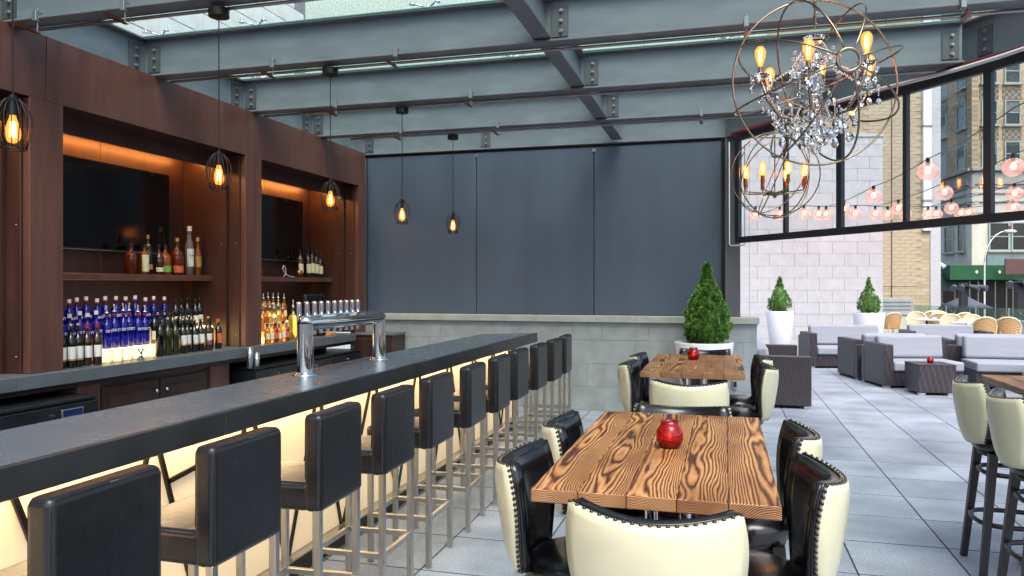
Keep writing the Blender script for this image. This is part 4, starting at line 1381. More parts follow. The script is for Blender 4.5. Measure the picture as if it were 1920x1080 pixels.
for k in range(6):
    a = R(18 + 60 * k)
    ca, sa = math.cos(a), math.sin(a)
    rad = .30
    lvl = .035 if k % 2 else -.005
    pts = [(ca * .03, sa * .03, -.12), (ca * .10, sa * .10, -.20), (ca * .19, sa * .19, -.19), (ca * .26, sa * .26, -.10), (ca * rad, sa * rad, -.02 + lvl)]
    arm = MB().tube(pts, .008, 7).build('arm', bronze, cz)
    MB().lathe([(0, 0), (.02, .002), (.052, .018), (.05, .022), (.018, .008), (0, .007)], 14, (ca * rad, sa * rad, -.02 + lvl)).build('drip_dish', crystal, arm)
    MB().cyl((ca * rad, sa * rad, -.01 + lvl), (ca * rad, sa * rad, .045 + lvl), .013, n=10).build('candle_sleeve', bronze, arm)
    edison(cz, .045 + lvl, .92, 'bulb', ca * rad, sa * rad, True)
    for j in range(6):
        w = a + R(60 * j)
        xx, yy_ = ca * rad + .05 * math.cos(w), sa * rad + .05 * math.sin(w)
        if j % 2: drop(xx, yy_, -.01 + lvl, .8)
        else:
            ln_ = random.uniform(.04, .09)
            beads([(xx, yy_, -.01 + lvl), (xx, yy_, -.01 + lvl - ln_)], .005).build('bead_chain', crystal, cz)
            drop(xx, yy_, -.01 + lvl - ln_, random.uniform(.7, .95))
    beads([(ca * rad, sa * rad, -.03 + lvl), (ca * .20, sa * .20, -.17), (ca * .10, sa * .10, -.22), (0, 0, -.16)]).build('bead_chain', crystal, cz)
    beads([(ca * .05, sa * .05, .20), (ca * .13, sa * .13, .07), (ca * .22, sa * .22, .01), (ca * rad, sa * rad, .0 + lvl)], .0075).build('bead_chain', crystal, cz)
    b2 = a + R(30)
    cb_, sb_ = math.cos(b2), math.sin(b2)
    beads([(cb_ * .12, sb_ * .12, -.14), (cb_ * .17, sb_ * .17, -.22), (cb_ * .17, sb_ * .17, -.27)]).build('bead_chain', crystal, cz)
    drop(cb_ * .17, sb_ * .17, -.275, 1.25)
    drop(cb_ * .10, sb_ * .10, -.24, 1.2); drop(ca * .14, sa * .14, -.22, 1.1); drop(ca * .06, sa * .06, -.26, 1.2)
    drop(ca * .22, sa * .22, -.19, 1.0); drop(cb_ * .05, sb_ * .05, -.30, .9); drop(cb_ * .22, sb_ * .22, -.13, .9)
    for j in range(4):
        w = a + R(15 * j); q = random.uniform(.04, .20); z0 = -.14 - .4 * (.2 - q)
        beads([(q * math.cos(w), q * math.sin(w), z0), (q * math.cos(w), q * math.sin(w), z0 - .07)], .005).build('bead_chain', crystal, cz)
        drop(q * math.cos(w), q * math.sin(w), z0 - .07, random.uniform(.55, .9))
    # leafy crystal scroll at half height
    beads([(ca * .04, sa * .04, .10), (ca * .11, sa * .11, .16), (ca * .13, sa * .13, .09)], .012).build('crystal_scroll', crystal, cz)
    drop(ca * .13, sa * .13, .08, 1.1)

# plain chandelier behind it
cz2 = thing('chandelier', 'smaller open metal orb chandelier with a ring of bare bulbs', 'chandelier', (.44, 7.38, 2.655), R(20))
orb(cz2, .385, (.2, -.5, .85), .0055, False)
MB().cyl((0, 0, -.17), (0, 0, .86), .006, n=8).build('stem', bronze, cz2)
MB().lathe([(0, -.045), (.012, -.04), (.02, -.025), (.06, -.012), (.075, .005), (.07, .015), (0, .02)], 20, (0, 0, -.165)).build('hub', bronze, cz2)
MB().cyl((0, 0, -.40), (0, 0, -.37), .012, n=10).build('finial', bronze, cz2)
for k in range(8):
    a = 2 * PI * k / 8
    ca, sa = math.cos(a), math.sin(a)
    arm = MB().tube([(ca * .05, sa * .05, -.165), (ca * .16, sa * .16, -.16), (ca * .25, sa * .25, -.155), (ca * .27, sa * .27, -.14), (ca * .275, sa * .275, -.10)], .006, 6).build('arm', bronze, cz2)
    MB().cyl((ca * .275, sa * .275, -.10), (ca * .275, sa * .275, -.03), .018, n=12).build('socket', copper, arm)
    edison(cz2, -.03, 1.0, 'bulb', ca * .275, sa * .275, True)

# ------------------------------------------------------------------ planters and clipped spruces
def spruce(label, loc, h, r, lumps=150, per=16):
    t = thing('spruce_tree', label, 'tree', loc, 0, 'clipped conical spruces in planters')
    MB().cyl((0, 0, -.06), (0, 0, h * .55), .022, .010, 8).build('trunk', bark, t)
    prof_ = [(0, .58), (.08, .86), (.2, 1.0), (.32, .93), (.44, .76), (.56, .58), (.66, .40), (.75, .25), (.86, .17), (.94, .10), (1, .03)]
    def rad(q):
        for (a, ra), (b, rb) in zip(prof_[:-1], prof_[1:]):
            if q <= b: return r * (ra + (rb - ra) * (q - a) / (b - a))
        return 0
    rnd = random.Random(int(h * 1000) + int(loc[1] * 10))
    vs, fs = [], []
    cum = []
    while len(cum) < lumps:
        q = rnd.random()
        if rnd.random() * r < rad(q) + .12 * r: cum.append(q)
    ln = .032 * (h / .97) ** .5
    for q in cum:
        a = rnd.uniform(0, 2 * PI)
        lr = r * rnd.uniform(.13, .23) * (.55 + .45 * rad(q) / r)
        rr = max(0, rad(q) * rnd.uniform(.80, 1.07) - lr * .55)
        c0 = Vector((rr * math.cos(a), rr * math.sin(a), q * h * .96 + .01))
        tilt = Vector((math.cos(a), math.sin(a), .55)).normalized()
        for k in range(per):
            d = (Vector((rnd.gauss(0, 1), rnd.gauss(0, 1), rnd.gauss(0, 1))).normalized() + tilt * .8).normalized()
            c = c0 + d * lr * rnd.uniform(.6, 1.0)
            for b in range(8):
                e = (d + Vector((rnd.gauss(0, .5), rnd.gauss(0, .5), rnd.gauss(0, .5) + .15))).normalized()
                s_ = e.orthogonal().normalized() * ln * .17
                o = len(vs)
                vs += [c - s_, c + s_, c + e * ln * rnd.uniform(.6, 1.1)]
                fs.append((o, o + 1, o + 2))
    m = MB().add(vs, fs)
    m.lathe([(0, h * .02)] + [(rad(q) * .62, q * h) for q in [.04, .12, .22, .34, .48, .62, .76, .88]] + [(0, h * .93)], 14)
    m.build('crown', needle, t)
    return t

def planter(label, loc, r0, r1, h):
    t = thing('planter', label, 'planter', loc, 0, 'white planters')
    MB().lathe([(0, 0), (r0 - .01, 0), (r0, .012), (r1, h - .012), (r1 - .004, h), (r1 - .03, h), (r1 - .035, h - .05), (0, h - .05)], 36).build('pot', white_pot, t)
    MB().cyl((0, 0, h - .049), (0, 0, h - .035), r1 - .037, n=28).build('soil', soil, t)
planter('wide white round planter against the stone wall', (-.245, 9.56, 0), .22, .35, .965)
spruce('bushy conical spruce in the wide round planter', (-.21, 9.56, .945), 1.02, .275, 320, 22)
planter('tall white tapered planter beside the corner column', (1.22, 18.6, 0), .20, .31, 1.06)
spruce('small conical spruce in the tall planter near the corner column', (1.22, 18.6, 1.03), .86, .255, 170, 14)
planter('white tapered planter behind the grey sofas', (3.20, 19.2, 0), .24, .345, 1.02)
spruce('small conical spruce in the planter behind the grey sofas', (3.20, 19.2, 1.0), .84, .25, 170, 14)

# ------------------------------------------------------------------ wicker lounge furniture
def sofa(name, label, loc, rz, w, d, left=True, right=True, cat='sofa', seat_over=0, back_h=.62, cush_h=.81, arm_h=.70):
    """front is local -y, back is local +y"""
    t = thing(name, label, cat, loc, rz, 'dark wicker lounge seating')
    x0, x1 = -w / 2, w / 2
    MB().rbox(x0 + (.145 if left else 0), x1 - (.145 if right else 0), -d / 2 + .02, d / 2 - .122, .04, .27, .006, 1).build('base', wicker, t)
    MB().rbox(x0, x1, d / 2 - .12, d / 2, .04, back_h, .008, 1).build('back_frame', wicker, t)
    if left: MB().rbox(x0, x0 + .143, -d / 2, d / 2 - .122, .04, arm_h, .008, 1).build('arm', wicker, t)
    if right: MB().rbox(x1 - .143, x1, -d / 2, d / 2 - .122, .04, arm_h, .008, 1).build('arm', wicker, t)
    a = x0 + (.147 if left else .0); b = x1 - (.147 if right else .0)
    MB().rbox(a, b, -d / 2 - .02, d / 2 - .125, .272, .425, .035, 4).build('seat_cushion', cushion, t)
    o = MB().rbox(a + .01, b - .02, -.09, .08, 0, cush_h - .43, .05, 4).build('back_cushion', cushion, t)
    o.location = (0, d / 2 - .24, .427); o.rotation_euler = (R(-8), 0, 0)
    for sx in (x0 + .06, x1 - .06):
        for sy in (-d / 2 + .06, d / 2 - .06):
            MB().rbox(sx - .05, sx + .05, sy - .035, sy + .035, 0, .039, .004, 1).build('foot', silver, t)
    return t
def rot(a, x, y): return (x * math.cos(a) - y * math.sin(a), x * math.sin(a) + y * math.cos(a))
sofa('sofa', 'dark wicker sofa beside the stone wall end, side towards camera', (.70, 11.95, 0), R(90), 2.2, .82)
a = R(12.6)
px, py = rot(a, .62, .45)
sofa('sofa', 'grey-cushioned wicker sofa behind the small wicker table', (2.46 + px, 13.40 + py, 0), a, 1.24, .92, True, False)
px, py = rot(a, .62, 1.45)
sofa('sofa', 'wicker sofa facing away, behind the sofa with the small table', (2.44 + px, 13.45 + py, 0), a + PI, 1.26, .92, False, True)
sofa('sofa', 'long grey-cushioned wicker sofa at the right edge', (4.95, 14.18, 0), 0, 2.2, .98, False, False)
sofa('sofa', 'wicker sofa facing away behind the right-edge sofa', (4.72, 15.25, 0), PI, 2.0, .92, True, True)
sofa('armchair', 'grey-cushioned wicker seat in front of the white tiled wall', (2.32, 16.80, 0), R(10), 1.55, .85, True, False, 'armchair', cush_h=.84)
sofa('sofa', 'grey-cushioned wicker sofa before the rattan chairs, middle', (4.45, 18.0, 0), R(4), 1.6, .85, True, True, cush_h=.82)
sofa('sofa', 'grey-cushioned wicker sofa before the rattan chairs, far right', (7.0, 17.6, 0), R(0), 1.7, .85, True, True, cush_h=.80)
def side_table(label, loc, rz, s=.54, h=.45):
    t = thing('wicker_table', label, 'side table', loc, rz, 'low wicker cube tables')
    MB().rbox(-s / 2, s / 2, -s / 2, s / 2, .04, h, .008, 1).build('body', wicker, t)
    MB().rbox(-s / 2 - .004, s / 2 + .004, -s / 2 - .004, s / 2 + .004, h + .0005, h + .014, .003, 1).build('top', wicker, t)
    for sx in (-1, 1):
        for sy in (-1, 1):
            MB().rbox(sx * s * .38 - .05, sx * s * .38 + .05, sy * s * .40 - .035, sy * s * .40 + .035, 0, .039, .004, 1).build('foot', silver, t)
side_table('low wicker cube table with a red candle', (3.02, 12.98, 0), R(8))
side_table('low wicker cube table at the right edge before the long sofa', (4.72, 13.2, 0), 0)
dup(cn, (3.03, 13.0, .4645), .2, 'red glass candle holder on the low wicker table')
dup(cn, (4.66, 13.22, .4645), .2, 'red glass candle holder at the right edge on a wicker table')
oo = thing('ottoman', 'grey cushioned ottoman cut off by the right edge', 'ottoman', (4.55, 12.35, 0))
MB().rbox(-.4, .4, -.3, .3, .03, .27, .008, 1).build('base', wicker, oo)
MB().rbox(-.41, .41, -.31, .31, .272, .42, .03, 4).build('cushion', cushion, oo)

# ------------------------------------------------------------------ rattan chairs and bistro tables
def make_rattan(cream):
    t = thing('rattan_chair', 'x', 'chair', (0, 0, 0), 0, 'rattan bistro chairs')
    fr_, cn_ = (rattan_cream, cane_cream) if cream else (rattan, cane_tan)
    # curved arched back, front is +y
    vs, fs = [], []
    n, mm = 14, 8
    def bp(i, j, off=0):
        a = R(200 + 140 * i / n)
        top = .89 - .20 * abs(2 * i / n - 1) ** 2.4
        z = .46 + (top - .46) * j / mm
        r = .235 + .03 * j / mm + off
        return (r * math.cos(a) * 1.02, r * math.sin(a) * .9, z)
    for off in (0, .014):
        for j in range(mm + 1):
            for i in range(n + 1): vs.append(bp(i, j, off))
    q = (n + 1) * (mm + 1)
    for j in range(mm):
        for i in range(n):
            a = j * (n + 1) + i
            fs.append((a, a + 1, a + n + 2, a + n + 1)); fs.append((q + a, q + a + n + 1, q + a + n + 2, q + a + 1))
    MB().add(vs, fs, True).build('woven_back', cn_, t)
    rim = [bp(0, 0)] + [bp(0, j, .007) for j in range(2, mm)] + [bp(i, mm, .007) for i in range(n + 1)] + [bp(n, j, .007) for j in range(mm - 1, 0, -1)]
    MB().tube(rim, .022, 7).build('back_rim', rattan_cream, t)
    MB().lathe([(0, 0), (.21, 0), (.225, .012), (.22, .03), (0, .034)], 20, (0, 0, .44)).build('seat', cn_, t)
    for sx in (-1, 1):
        MB().cyl((sx * .17, .16, .45), (sx * .20, .20, 0), .016, n=8).build('leg', fr_, t)
        MB().cyl((sx * .15, -.17, .60), (sx * .19, -.24, 0), .016, n=8).build('leg', fr_, t)
    return t
tan = make_rattan(False)
crm = make_rattan(True)
rc = [(tan, 4.46, 23.45, 20, 'tan rattan chair next to the white tiled wall corner'), (crm, 4.71, 25.9, 200, 'cream rattan chair half hidden behind the chair at the wall corner'),
      (tan, 5.40, 26.1, -20, 'tan rattan chair left of the first bistro table, far side'), (crm, 5.18, 23.65, 170, 'cream rattan chair left of the first bistro table'),
      (tan, 5.76, 25.2, 30, 'tan rattan chair behind the first bistro table'), (tan, 5.62, 23.35, 0, 'tan rattan chair between the two bistro tables'),
      (crm, 6.08, 24.75, 190, 'cream rattan chair behind the one between the tables'), (crm, 5.66, 22.1, 175, 'cream rattan chair left of the second bistro table'),
      (tan, 6.33, 23.9, 15, 'tan rattan chair behind the second bistro table'), (crm, 6.16, 21.95, 190, 'cream rattan chair half hidden right of the second table'),
      (tan, 5.95, 20.65, 0, 'largest tan rattan chair, right of the second bistro table'), (tan, 6.50, 20.75, -15, 'rightmost tan rattan chair beside the dark sofa')]
used = set()
for pr, x, y, rz_, lab in rc:
    if pr not in used:
        used.add(pr); pr.location = (x, y, 0); pr.rotation_euler = (0, 0, R(rz_)); pr['label'] = lab
    else: dup(pr, (x, y, 0), R(rz_), lab)
for x, y, lab in ((5.24, 22.85, 'white bistro table between the left rattan chairs'), (5.74, 21.25, 'white bistro table between the right rattan chairs')):
    t = thing('bistro_table', lab, 'table', (x, y, 0), 0, 'white bistro tables')
    MB().lathe([(0, 0), (.33, 0), (.34, .012), (.33, .025), (0, .025)], 28, (0, 0, .715)).build('table_top', white_paint, t)
    MB().cyl((0, 0, .02), (0, 0, .714), .03, n=10).build('pedestal', black_metal, t)
    MB().lathe([(0, 0), (.22, 0), (.21, .015), (.03, .03), (0, .03)], 20).build('foot', black_metal, t)
    for k in range(3):
        n = MB().rbox(-.05, .05, -.035, .035, 0, .05, .012, 2).build('napkin', white_paint)
        n.location = (x + .18 * math.cos(k * 2.1), y + .18 * math.sin(k * 2.1), .7405); n.rotation_euler = (0, 0, k)
        tag(n, f'folded white napkin, {ORD[k]} on the {"left" if x < 5.5 else "right"} bistro table', 'napkin', 'napkins on the bistro tables')

# ------------------------------------------------------------------ white tiled wall
wa = R(14)
lw = thing('tiled_wall', 'tall pale limestone tiled wall behind the planters', 'wall', (1.525, 20.40, 0), wa)
MB().box(-1.6, 2.355, .02, .9, -.05, 5.37).build('wall_core', joint, lw)
for r in range(18):
    z0, z1 = r * .305 + .002, min(5.37, (r + 1) * .305 - .002)
    if z1 - z0 < .05: continue
    x = -1.39 + (.31 if r % 2 else 0)
    edges = [-1.6]
    q = -2.0 + (-.461 + 2.0 if False else 0)
    st0 = -.461 if r % 2 else -.138
    k = -4
    cuts = [st0 + .6225 * j for j in range(-3, 7)]
    cuts = [-1.6, -.958] + [c_ for c_ in cuts if -.90 < c_ < 2.30] + [2.357]
    for a_, b_ in zip(cuts[:-1], cuts[1:]):
        MB().rbox(a_ + .0025, b_ - .0025, -.004 + random.uniform(0, .002), .021, z0, z1, .003, 1).build('stone_tile', limestone, lw)
MB().rbox(-1.62, 2.38, -.03, .92, 5.372, 5.45, .006, 1).build('coping', limestone, lw)
MB().rbox(2.356, 2.366, .0, .88, 0, 5.37, .002, 1).build('end_panel', limestone, lw)

# grey vent housing beside the wall end
vh = thing('vent_housing', 'grey metal vent housing beside the tiled wall end', 'vent', (4.75, 24.6, 0), R(14))
MB().rbox(-.6, .62, -.05, .8, 0, .78, .01, 1).build('housing', concrete, vh)
MB().rbox(-.62, .64, -.09, .8, .785, .86, .006, 1).build('sill', cornice_stone, vh)
MB().rbox(-.6, .60, 0, .7, .862, 1.28, .006, 1).build('louvre_box', vent_metal, vh)
for k in range(3):
    MB().rbox(-.5, .52, -.02, -.001, .93 + .11 * k, .97 + .11 * k, .004, 1).build('louvre', teal_metal, vh)

# ------------------------------------------------------------------ glass railing and kerb at the terrace edge
def railing():
    p0, p1 = Vector((5.6, 32.6)), Vector((9.9, 22.6))
    L_ = (p1 - p0).length
    an = math.atan2(p1.y - p0.y, p1.x - p0.x)
    t = thing('glass_railing', 'clear glass railing on a pale kerb along the terrace edge', 'railing', (p0.x, p0.y, 0), an)
    MB().rbox(0, L_, -.15, .15, 0, .55, .01, 1).build('kerb_wall', concrete, t)
    MB().rbox(0, L_, -.18, .18, .551, .60, .008, 1).build('kerb_cap', cornice_stone, t)
    n = 8
    for k in range(n):
        a_, b_ = L_ * k / n, L_ * (k + 1) / n
        MB().box(a_ + .02, b_ - .02, -.006, .006, .602, .955).build('pane', pane_far, t)
        MB().rbox(a_ - .012, a_ + .012, -.02, .02, .601, .96, .003, 1).build('post', silver, t)
railing()
hd = thing('hedge', 'pale green shrubs behind the glass railing', 'shrub', (11.3, 27.5, -1.6))
m = MB(); rr_ = random.Random(3); vs, fs = [], []
for k in range(3500):
    c_ = Vector((rr_.gauss(0, .75), rr_.gauss(0, 1.0), 1.2 + rr_.random() ** .7 * 1.15))
    e = Vector((rr_.gauss(0, 1), rr_.gauss(0, 1), rr_.gauss(.4, .8))).normalized(); s_ = e.orthogonal().normalized() * .03
    o = len(vs); vs += [c_ - s_, c_ + s_, c_ + e * .11]; fs.append((o, o + 1, o + 2))
m.add(vs, fs).build('foliage', hedge_leaf, hd)
MB().cyl((0, 0, 0), (0, 0, 1.4), .05, .03, 8).build('stem', bark, hd)

# ------------------------------------------------------------------ tan block building behind the tiled wall
tb_ = thing('tan_building', 'tall tan masonry building with a white corner pilaster', 'building', (0, 0, 0), YAW)
D0 = 36.0
x1 = (1728 - 960) / 1435 * D0
MB().box(x1 - 12, x1 + .9, D0 + .03, D0 + 8, -1.6, 17).build('wall', brick_material('tan_brick', '#b5a68c', '#a29179', '#7d6c53', 1.0), tb_)
bw, bh = .50, .168
cnt = 0
bd_ = MB().rbox(-bw / 2 + .004, bw / 2 - .004, -.012, .02, -bh / 2 + .004, bh / 2 - .004, .003, 1)
fb = None
for r in range(60):
    z = 11.6 - r * bh
    for k in range(5):
        if cnt >= 300: break
        xx = x1 - .26 - k * bw - (bw / 2 if r % 2 else 0)
        if fb is None: fb = bd_.build('brick', tan_block, tb_); o = fb
        else: o = link('brick', fb.data, tb_)
        o.location = (xx, D0 + .02, z); cnt += 1
MB().rbox(x1 + .02, x1 + .42, D0 - .12, D0 + .6, 4.2, 17, .02, 1).build('pilaster', white_paint, tb_)
MB().rbox(x1 + .40, x1 + .90, D0 - .02, D0 + 3, -1.6, 17, .02, 1).build('corner_pier', limestone, tb_)
for z in (5.6, 9.1):
    MB().rbox(x1 + .0, x1 + .46, D0 - .16, D0 + .6, z, z + .08, .01, 1).build('band', cornice_stone, tb_)
MB().box(x1 - 1.42, x1 - 1.40, D0 - .03, D0 + .02, -1, 12).build('control_joint', dark_joint, tb_)

# ------------------------------------------------------------------ corner building across the street
bl = thing('corner_building', 'beige brick corner building with zigzag cornice across the street', 'building', (0, 0, 0), YAW)
DC = 50.0
xc = (1822 - 960) / 1435 * DC          # corner
ZC = 1.65 + (535 - 318) * DC / 1435    # cornice level
s1 = DC / 1435
# right wing faces us, left wing runs back along the side street
MB().box(xc, xc + 14, DC, DC + .5, ZC + .1, ZC + 12).build('upper_wall', brick_far, bl)
MB().box(xc, xc + 14, DC + .02, DC + .5, -1.6, ZC - 1.2).build('lower_wall', pale_stone, bl)
lf = Vector((xc, DC)); le = Vector(((1700 - 960) / 1435 * 62.0, 62.0))
ll = (le - lf).length
la = math.atan2(le.y - lf.y, le.x - lf.x)
def left_M(): return Matrix.Translation((lf.x, lf.y, 0)) @ Matrix.Rotation(la, 4, 'Z')
ML = left_M()
o = MB().box(0, ll, -.4, .0, ZC + .1, ZC + 12).build('upper_wall', brick_far, bl); o.matrix_local = ML
o = MB().box(0, ll, -.4, -.02, -1.6, ZC - 1.2).build('lower_wall', pale_stone, bl); o.matrix_local = ML
MB().rbox(xc - .1, xc + 14, DC - .25, DC + .5, ZC - .1, ZC + .12, .02, 1).build('cornice', cornice_stone, bl)
MB().rbox(xc - .02, xc + 14, DC - .06, DC + .5, ZC - 1.2, ZC - .1, .02, 1).build('frieze', cornice_stone, bl)
MB().rbox(0, ll, -.4, .25, ZC - .1, ZC + .12, .02, 1, ML).build('cornice', cornice_stone, bl)
MB().rbox(0, ll, -.4, .06, ZC - 1.2, ZC - .1, .02, 1, ML).build('frieze', cornice_stone, bl)
tri = MB().add([(-.42, 0, 0), (.42, 0, 0), (0, 0, .62), (-.30, -.08, .05), (.30, -.08, .05), (0, -.08, .5)], [(3, 4, 5), (0, 1, 4, 3), (1, 2, 5, 4), (2, 0, 3, 5)])
tz = None
for k in range(15):
    if tz is None: tz = tri.build('zigzag_ornament', cornice_stone, bl); o = tz
    else: o = link('zigzag_ornament', tz.data, bl)
    o.location = (xc + .55 + k * .9, DC - .07, ZC - 1.0)
for k in range(13):
    o = link('zigzag_ornament', tz.data, bl)
    p_ = ML @ Vector((.6 + k * .9, .07, ZC - 1.0)); o.location = p_; o.rotation_euler = (0, 0, la + PI)
def window(w, h_, M, style=0):
    f = MB()
    f.box(-w / 2, w / 2, -.02, .10, 0, .07, M).box(-w / 2, w / 2, -.02, .10, h_ - .07, h_, M).box(-w / 2, -w / 2 + .09, -.02, .10, .07, h_ - .07, M).box(w / 2 - .09, w / 2, -.02, .10, .07, h_ - .07, M).box(-w / 2 + .09, w / 2 - .09, .0, .08, h_ * .5 - .03, h_ * .5 + .03, M)
    o = f.build('window', window_frame_mat, bl)
    MB().box(-w / 2 + .09, w / 2 - .09, .03, .05, .07, h_ - .07, M).build('pane', dark_window, o)
    MB().rbox(-w / 2 - .12, w / 2 + .12, -.14, .05, -.12, -.002, .01, 1, M).build('sill', cornice_stone, o)
    if style: MB().box(-w / 2 + .1, w / 2 - .1, .02, .029, h_ * .5, h_ - .08, M).build('blind', curtain_mat, o)
rows = [1.65 + (535 - v) * s1 for v in (316, 239, 161, 84, 8)]
for rI, z in enumerate(rows):
    for xx in (xc + 1.12, xc + 2.62, xc + 4.6, xc + 6.2):
        M = Matrix.Translation((xx, DC - .09, z + .15))
        window(1.05, 1.62, M, (rI + int(xx)) % 2)
        MB().box(xx - .62, xx + .62, DC - .035, DC + .02, z + 1.85, z + 2.52).build('lattice_panel', lattice, bl)
    for q in (1.5, 4.6, 7.4, 10.0):
        M = ML @ Matrix.Translation((q, .09, z + .15)) @ Matrix.Rotation(PI, 4, 'Z')
        window(1.35, 1.62, M, (rI + int(q)) % 2)
        MB().box(q - .7, q + .7, -.02, .035, z + 1.85, z + 2.52, ML).build('lattice_panel', lattice, bl)
# white storeys under the cornice
z = 1.65 + (535 - 470) * s1
for xx, w in ((xc - 0 + 1.75, 1.35), (xc + 3.35, 1.6), (xc + 5.1, 1.6), (xc + 6.9, 1.6)):
    window(w, 1.85, Matrix.Translation((xx, DC - .07, z)))
    MB().rbox(xx - .8, xx + .8, DC - .10, DC, z - 1.5, z - .25, .02, 1).build('spandrel', teal_metal, bl)
for zz in (ZC - 1.6, ZC - 2.15, ZC - 2.9):
    MB().rbox(xc - .03, xc + 14, DC - .06, DC, zz, zz + .12, .02, 1).build('string_course', cornice_stone, bl)
    MB().rbox(0, ll, -.01, .06, zz, zz + .12, .02, 1, ML).build('string_course', cornice_stone, bl)
for q in (1.6, 3.6, 6.6, 9.4):
    M = ML @ Matrix.Translation((q, .07, z)) @ Matrix.Rotation(PI, 4, 'Z')
    window(.95 if q < 2 else 1.5, 1.85, M)
# dark shopfront and green canopy
MB().box(xc - 2.6, xc + 13.9, DC - .12, DC - .05, -1.6, 1.65 + (535 - 512) * s1).build('shopfront', shop_dark, bl)
MB().box(.05, ll, .04, .10, -1.6, 1.65 + 20 * s1, ML).build('shopfront', shop_dark, bl)
gx0, gx1 = (1781 - 960) / 1435 * 46.5, (1920 - 960) / 1435 * 46.5 + 6
sg = 46.5 / 1435
ca_ = thing('street_canopy', 'long green street canopy with pale diamonds on dark posts', 'canopy', (0, 0, 0), YAW)
MB().rbox(gx0, gx1, 46.5, 49.5, 1.65 + (535 - 525) * sg, 1.65 + (535 - 497) * sg, .02, 1).build('fascia', green_cloth, ca_)
for u in (1831, 1874, 1917):
    x_ = (u - 960) / 1435 * 46.5; z_ = 1.65 + (535 - 510) * sg
    MB().add([(x_ - .10, 46.47, z_), (x_, 46.47, z_ - .12), (x_ + .10, 46.47, z_), (x_, 46.47, z_ + .12), (x_ - .10, 46.495, z_), (x_, 46.495, z_ - .12), (x_ + .10, 46.495, z_), (x_, 46.495, z_ + .12)], [(0, 1, 2, 3), (0, 4, 5, 1), (1, 5, 6, 2), (2, 6, 7, 3), (3, 7, 4, 0)]).build('diamond', white_paint, ca_)
for u in (1760, 1818, 1834, 1866, 1887, 1899, 1930):
    x_ = (u - 960) / 1435 * 46.8
    MB().cyl((x_, 46.8, -1.6), (x_, 46.8, 1.9), .04, n=8).build('post', conduit_mat, ca_)
dg_ = thing('dark_hoarding', 'dark green construction hoarding left of the street canopy', 'hoarding', (0, 0, 0), YAW)
hx0 = (1742 - 960) / 1435 * 47
MB().rbox(hx0, hx0 + 1.35, 47, 47.1, 1.65 + (535 - 546) * .0328, 1.65 + (535 - 519) * .0328, .01, 1).build('board', dark_green, dg_)
MB().rbox(hx0 + .8, hx0 + 2.3, 47.15, 47.25, 1.65 + (535 - 543) * .0328, 1.65 + (535 - 513) * .0328, .01, 1).build('board', dark_green, dg_)
for k in range(3):
    MB().cyl((hx0 + .1 + .8 * k, 47.2, -1.6), (hx0 + .1 + .8 * k, 47.2, 1.9), .03, n=8).build('post', conduit_mat, dg_)
MB().cyl((hx0 + .3, 46.9, 1.0), (hx0 + 2.2, 46.9, -.7), .025, n=6).build('brace', conduit_mat, dg_)
os_ = MB().rbox(hx0 + .02, hx0 + .36, 46.7, 46.76, 1.65 + 16 * .0328, 1.65 + 32 * .0328, .01, 1).build('orange_notice', orange_sign); os_.rotation_euler = (0, 0, YAW); tag(os_, 'small orange notice board on the far street', 'sign')
bs_x = (1883 - 960) / 1435 * 45.5
bs = MB().rbox(bs_x, bs_x + 4, 45.4, 45.5, 1.65 + 20 * .0317, 1.65 + 50 * .0317, .02, 1).build('brown_signboard', brown_sign); bs.rotation_euler = (0, 0, YAW); tag(bs, 'brown signboard at the right end of the street canopy', 'sign')

def street_lamp(label, D, u_pole, u_head, v_head, v_base):
    t = thing('street_lamp', label, 'street lamp', (0, 0, 0), YAW)
    k_ = D / 1435
    xp, xh = (u_pole - 960) * k_, (u_head - 960) * k_
    zh = 1.65 + (535 - v_head) * k_
    MB().cyl((xp, D, -1.6), (xp, D, zh - 1.6), .05, .035, 10).build('pole', white_paint, t)
    pts = [(xp, D, zh - 1.7)] + [(xp + (xh - xp) * (1 - math.cos(a_ * PI / 12)), D, zh - 1.7 + 1.7 * math.sin(a_ * PI / 12)) for a_ in range(1, 7)]
    MB().tube(pts, .03, 8).build('arm', white_paint, t)
    MB().lathe([(0, -.12), (.16, -.10), (.24, 0), (.16, .07), (0, .09)], 14, (xh + .15, D, zh - .02), 1.5, 1).build('lamp_head', white_paint, t)
    MB().cyl((xh + .15, D, zh + .07), (xh + .15, D, zh + .26), .06, n=8).build('sensor', red_awning, t)
street_lamp('white street lamp with a curved arm and red sensor', 40, 1846, 1888, 433, 570)
def flood(label, D, u, v, n=3):
    t = thing('floodlight_pole', label, 'floodlight', (0, 0, 0), YAW)
    k_ = D / 1435; x_ = (u - 960) * k_; z_ = 1.65 + (535 - v) * k_
    MB().rbox(x_ - .16, x_ + .16, D - .1, D + .1, -1.6, z_ + .15, .02, 1).build('pole', frame_dark, t)
    MB().cyl((x_ - .55, D - .15, z_), (x_ + .55, D - .15, z_), .04, n=8).build('cross_arm', black_metal, t)
    for k in range(n):
        xx = x_ - .5 + 1.0 * k / max(1, n - 1)
        s_ = -1 if xx < x_ else 1
        MB().cyl((xx, D - .2, z_), (xx + s_ * .22, D - .5, z_ - .10), .09, .14, 12).build('lamp_housing', grey_cloth, t)
flood('dark floodlight pole with three lamps beyond the railing', 33, 1806, 537, 4)
flood('dark floodlight pole at the right edge beyond the railing', 30, 1912, 530, 3)
pu = thing('street_parasol', 'grey street parasol beyond the glass railing', 'parasol', (0, 0, 0), YAW)
k_ = 36 / 1435; x_ = (1808 - 960) * k_; z_ = 1.65 + (535 - 565) * k_
MB().lathe([(1.25, -.30), (.6, -.02), (.05, .28), (0, .30), (0, .27), (.58, -.06), (1.22, -.33)], 8, (x_, 36, z_)).build('canopy', grey_cloth, pu)
